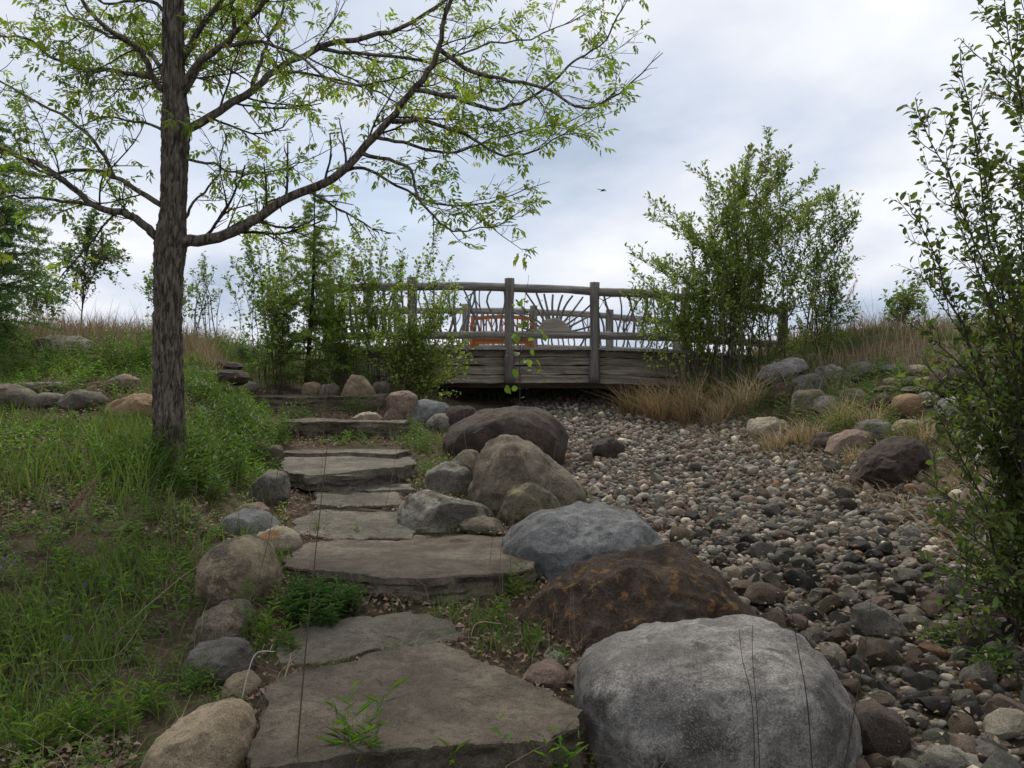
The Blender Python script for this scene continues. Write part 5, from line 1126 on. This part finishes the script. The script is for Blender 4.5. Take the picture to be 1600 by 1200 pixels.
for i, (px, py, d, R, h, n, l) in enumerate([
    (325, 735, 7.4, .28, .5, 70, 'tall leafy weed clump leaning on the dark trunk'), (375, 712, 8.0, .32, .55, 85, 'densest bright green weed clump between trunk and steps'), (415, 690, 8.8, .28, .5, 70, 'leafy weed clump beside the square brown block'),
    (300, 770, 6.7, .25, .35, 60, 'shorter weed clump at the front of the trunk'), (215, 745, 7.0, .3, .38, 70, 'weed clump on the open side of the trunk'), (340, 640, 9.6, .35, .4, 70, 'weed clump in front of the wide dark flat stone'),
    (210, 575, 11.0, .45, .55, 80, 'dark leafy clump below the crest near the trunk'), (150, 580, 10.6, .4, .45, 70, 'leafy clump in front of the long grey boulder'), (20, 585, 10.4, .45, .5, 80, 'leafy clump under the soft green larch'),
    (430, 580, 13.2, .5, .65, 90, 'leafy clump at the foot of the young larch'), (545, 590, 14.0, .4, .6, 70, 'leafy clump behind the pointed tan rock'), (365, 560, 13.6, .45, .5, 70, 'leafy clump high on the slope beyond the trunk')]):
    clump('goldenrod_clump', px, py, d, R, h, n, 13, .09, .017, l, GA, GB, 10+i, .7)
for i, (px, py, d, R, h, n, l) in enumerate([
    (655, 705, 9.6, .22, .3, 34, 'ferny green weed beside the dark domed boulder'), (690, 750, 8.3, .2, .25, 30, 'green weed in front of the low weathered stone'), (640, 680, 10.6, .22, .25, 30, 'green weed under the blue black boulder'),
    (545, 690, 10.7, .3, .14, 40, 'low green weeds under the fourth step'), (560, 648, 12.6, .2, .32, 26, 'bright leafy weed below the upper step'), (475, 655, 12.3, .2, .28, 26, 'small leafy weed at the end of the upper step'),
    (1180, 600, 13.2, .35, .5, 50, 'green weed clump beside the slanting pale boulder'), (1110, 620, 14.0, .35, .6, 50, 'green weed clump among the orange tussocks'), (1290, 560, 13.8, .4, .6, 60, 'green weed clump above the slanting pale boulder'), (1300, 640, 11.8, .2, .5, 22, 'thin green weed in front of the smooth grey boulder'),
    (1480, 1010, 4.9, .1, .16, 14, 'small green weed among cobbles at the foot of the willow'), (1540, 1060, 4.6, .12, .2, 16, 'leafy weed between cobbles under the willow twigs')]):
    clump('weed_clump', px, py, d, R, h, n, 10, .07, .018, l, GA, GB, 40+i, .6)
# single sprouts among the steps
for i, (px, py, d, h, nn, nl, L, W, l) in enumerate([
    (556, 1198, 3.38, .38, 12, 7, .13, .012, 'bunch of grassy shoots in front of the lowest step'), (572, 1190, 3.36, .44, 2, 14, .07, .012, 'single tall goldenrod shoot in front of the lowest step'),
    (720, 1205, 3.38, .22, 10, 6, .09, .010, 'short grassy shoots under the lip of the lowest step'), (872, 1195, 3.4, .28, 8, 7, .10, .012, 'grassy shoots between the lowest step and the granite boulder'),
    (800, 1205, 3.36, .34, 2, 6, .08, .04, 'broad leaved seedling in front of the lowest step'), (610, 1022, 4.75, .07, 14, 6, .035, .006, 'short tuft growing in the crack behind the lowest step'),
    (668, 972, 5.1, .07, 14, 6, .035, .008, 'rounded green tuft on the soil below the wide step'), (690, 1000, 4.95, .05, 12, 6, .03, .006, 'low spiky tuft at the corner of the chipped flagstone'), (500, 832, 6.6, .17, 6, 9, .045, .01, 'upright weed in the joint of the tan flagstone'),
    (560, 836, 6.5, .13, 4, 8, .04, .008, 'small weed at the rear edge of the wide step'), (432, 875, 5.7, .17, 10, 10, .05, .011, 'leafy sprout beside the stained cream stone'), (405, 1000, 4.75, .22, 10, 10, .06, .011, 'leafy weeds beside the golden brown boulder'),
    (455, 1020, 4.6, .2, 9, 10, .06, .011, 'leafy weeds at the end of the chipped flagstone'), (810, 935, 5.4, .24, 10, 12, .06, .009, 'narrow leaved weeds between the wide step and the rusty boulder'), (770, 985, 5.0, .22, 12, 10, .06, .007, 'grassy clump beside the rusty boulder'), (835, 1010, 4.85, .13, 10, 8, .05, .007, 'grassy shoots in front of the rusty boulder'),
    (885, 1045, 4.55, .13, 5, 8, .05, .01, 'leafy sprout behind the small wedged rocks'), (180, 1150, 3.9, .24, 16, 9, .08, .011, 'lush grassy shoots on the bank near the tan granite boulder'), (120, 1190, 3.7, .26, 18, 9, .08, .011, 'tall grassy shoots low on the grassy bank'), (235, 1120, 4.05, .2, 14, 9, .07, .011, 'grassy shoots just behind the tan granite boulder'), (300, 1085, 4.2, .18, 14, 9, .06, .011, 'grassy shoots below the flat topped grey brown stone'), (60, 1180, 3.8, .2, 14, 9, .07, .011, 'grassy shoots at the bottom edge of the bank')]):
    clump('weed_sprout', px, py, d, .055 if nn > 4 else .012, h, nn, nl, L, W, l, (.05, .095, .014), (.095, .155, .026), 80+i, .9, cat='sprout', lean=.3)

# dry stalks left from last year
def stalk(pts, label, r=.0022, col=(.10, .07, .048), tuft=False, seed=0, name='dry_stalk', cat='stalk'):
    rng = np.random.default_rng(seed+4000); p = np.array([P(*q) for q in pts]); gz = float(H(p[0, 0], p[0, 1])); p[0, 2] = min(p[0, 2], gz-.01) if p[0, 2] < gz+.25 else p[0, 2]
    path = smooth_path(p, 22); G = Geo(); G.tube(path, np.linspace(r*1.2, r*.5, 22), 5, col)
    for j in rng.choice(np.arange(6, 21), 3, replace=False):
        G.tube([path[j], path[j]+rng.normal(0, .018, 3)+np.array([0, 0, .02])], [r*.5, r*.2], 3, col)
    if tuft:
        k = 60; G.leaves(np.repeat(path[-1:], k, 0), norm(rng.normal(0, 1, (k, 3))+np.array([0, 0, .5])), rng.normal(0, 1, (k, 3)), rng.uniform(.015, .035, k), .0018, (.3, .26, .2))
    o = G.build(name, M['dry'], None, path[0]); tag(o, label, cat)
stalk([(458, 1260, 3.28), (472, 1080, 3.28), (486, 930, 3.3), (500, 800, 3.32), (512, 690, 3.34)], 'tall brown dry stalk rising in front of the lowest step', .0026)
stalk([(390, 1045, 4.5), (398, 930, 4.5), (420, 840, 4.5), (436, 720, 4.5)], 'thin dry stalk beside the two toned boulder', .002)
stalk([(1180, 1240, 3.22), (1176, 1110, 3.22), (1160, 1030, 3.22), (1155, 983, 3.22)], 'dark bent dry stem standing before the granite boulder', .0015, (.03, .022, .018))
stalk([(1190, 1240, 3.22), (1184, 1130, 3.22), (1176, 1030, 3.22), (1176, 976, 3.22)], 'dark straight dry stem standing before the granite boulder', .0015, (.03, .022, .018))
stalk([(1275, 1240, 3.22), (1262, 1105, 3.22), (1248, 1020, 3.22), (1236, 950, 3.22)], 'dark leaning dry stem before the shoulder of the granite boulder', .002, (.04, .03, .024), True)
stalk([(1308, 1245, 3.35), (1335, 1110, 3.36), (1352, 1010, 3.4), (1362, 930, 3.42)], 'long dry stem with a fluffy pale seed head before the creek cobbles', .002, (.06, .045, .035), True)
for i, (x, y, l) in enumerate([(765, 930, 'dry stem at the corner of the wide step'), (782, 940, 'forked dry stem beside the weeds of the wide step'), (800, 930, 'dry stem leaning towards the blue grey boulder'), (895, 1050, 'dry stem rising past the rusty boulder'), (905, 1060, 'pale dry stem beside the granite boulder')]):
    gh = ground_hit(x, y); d = gh[1]; k = 30-12*i; stalk([(x, y, d), (x+k*.2-4, y-70, d), (x+k*.5, y-130, d+.05), (x+k, y-200+20*(i % 3), d+.1)], l, .0017, (.16, .12, .085), seed=20+i)
for i, (x, y, tx, ty, l) in enumerate([(600, 800, 640, 560, 'long pale dry stalk crossing before the upper steps'), (490, 800, 520, 560, 'thin dry stalk before the fourth step'), (740, 790, 725, 640, 'dry stalk before the dark domed boulder'), (850, 850, 870, 690, 'dry stalk before the tall rounded boulder'), (920, 800, 925, 640, 'dry stalk at the edge of the creek below the bridge'), (1010, 800, 1020, 640, 'dry stalk standing out on the creek cobbles'),
    (330, 790, 345, 600, 'dry stalk beside the weeds of the trunk'), (240, 880, 285, 690, 'pale dry stalk leaning over the grass'), (295, 900, 325, 760, 'pale dry stalk in the grass behind the two toned boulder'), (215, 640, 190, 520, 'dry stalk on the slope by the trunk')]):
    gh = ground_hit(x, y); d = gh[1]; stalk([(x, y, d), ((2*x+tx)/3+4, (2*y+ty)/3, d), ((x+2*tx)/3-3, (y+2*ty)/3, d), (tx, ty, d+.05)], l, .0016*max(1, d/6), (.2, .155, .105), seed=40+i)
stalk([(372, 1120, 4.0), (388, 1050, 4.02), (402, 1020, 4.03), (430, 1018, 4.04)], 'white bent dead grass blade by the lowest step', .003, (.5, .47, .4), seed=60)
stalk([(415, 1095, 4.05), (440, 1070, 4.05), (452, 1035, 4.05), (455, 1020, 4.05)], 'pale curled dead leaf blade beside the lowest step', .004, (.42, .36, .25), seed=61)
stalk([(735, 1030, 4.75), (738, 985, 4.75), (752, 972, 4.75), (785, 975, 4.75)], 'pale bent straw beside the rusty boulder', .003, (.42, .34, .2), seed=62)
stalk([(160, 965, 4.6), (250, 930, 4.7), (320, 880, 4.75), (420, 860, 4.8)], 'long fallen pale stem lying across the grass', .0025, (.28, .22, .15), seed=63)
stalk([(10, 1060, 4.2), (100, 1035, 4.3), (180, 1025, 4.35), (230, 960, 4.4)], 'arching pale grass stem over the open bank', .002, (.34, .3, .2), seed=64)

def plume(px, py, d, tx, ty, label, col, seed, size=.12, cat='dead flower'):
    rng = np.random.default_rng(seed+5000); c = on_ground(px, d); root = empty('dead_flower_head', c); tag(root, label, cat); path = smooth_path([c, P((px+tx)/2-6, (py+ty)/2-10, d), P(tx, ty, d)], 16)
    G = Geo(); G.tube(path, np.linspace(.005, .002, 16), 5, np.array(col)*.6); G.build('stem', M['dry'], root)
    G = Geo(); k = 420; t = rng.random(k)**.7*size*2.2; dr = norm(path[-1]-path[-3]); ctr = path[-1]-dr*t[:, None]; rr = .035*np.sin(np.clip(t/(size*2.2), .05, .95)*math.pi)
    G.leaves(ctr+rng.normal(0, 1, (k, 3))*rr[:, None]*.5, norm(dr+rng.normal(0, .7, (k, 3))), rng.normal(0, 1, (k, 3)), rng.uniform(.012, .03, k), .006, jitter_col(col, k, .3, rng)); G.build('plume', M['dry'], root)['kind'] = 'stuff'
plume(75, 880, 5.6, 152, 748, 'brown feathery dead goldenrod plume nodding over the grass', (.24, .17, .11), 1)
plume(1338, 500, 14.2, 1340, 435, 'reddish dead seed head standing on the crest', (.42, .2, .11), 2, .2)

# violets
def violet(px, py, i):
    gh = ground_hit(px, py); c = gh+np.array([0, 0, .07]); root = empty('violet', gh); tag(root, 'small purple violet blooming low in the grass of the bank', 'flower', 'purple violets in the grass'); rng = np.random.default_rng(i+50)
    G = Geo(); a = np.arange(5)*2*math.pi/5+rng.random(); out = np.stack([np.cos(a), -.5+0*a, np.sin(a)], 1); G.leaves(np.repeat(c[None], 5, 0), out, np.repeat([[0, -1., .3]], 5, 0), .016, .012, (.13, .075, .27), .1, .1, True); G.build('petals', M['leaf'], root)
    G = Geo(); G.tube([gh, c], [.0015, .001], 4, (.05, .09, .02)); G.build('stem', M['grass'], root)
for i, (x, y) in enumerate([(8, 893), (24, 898), (4, 908), (134, 935), (40, 1018), (102, 1024), (107, 1019)]): violet(x, y, i)

# a bird far off in the sky
def bird():
    c = P(940, 298, 60); V = np.array([[0, 0, 0], [.32, .05, .06], [.14, -.06, .1], [.38, .1, .02], [-.36, .02, .12], [-.14, -.05, .1], [0, .06, .05], [0, -.06, .05], [-.1, 0, -.05], [.2, 0, -.03]])
    T = [(8, 6, 7), (8, 9, 6), (8, 7, 9), (6, 3, 7), (3, 9, 7), (3, 6, 9), (6, 7, 2), (7, 6, 5), (6, 4, 5), (4, 7, 5), (2, 1, 6), (1, 2, 7)]
    o = link('bird', raw_mesh('bird', V, T, None, np.full((10, 3), .04), False, M['twig']), None, c); tag(o, 'tiny dark bird flying in the cloudy sky', 'bird')
bird()
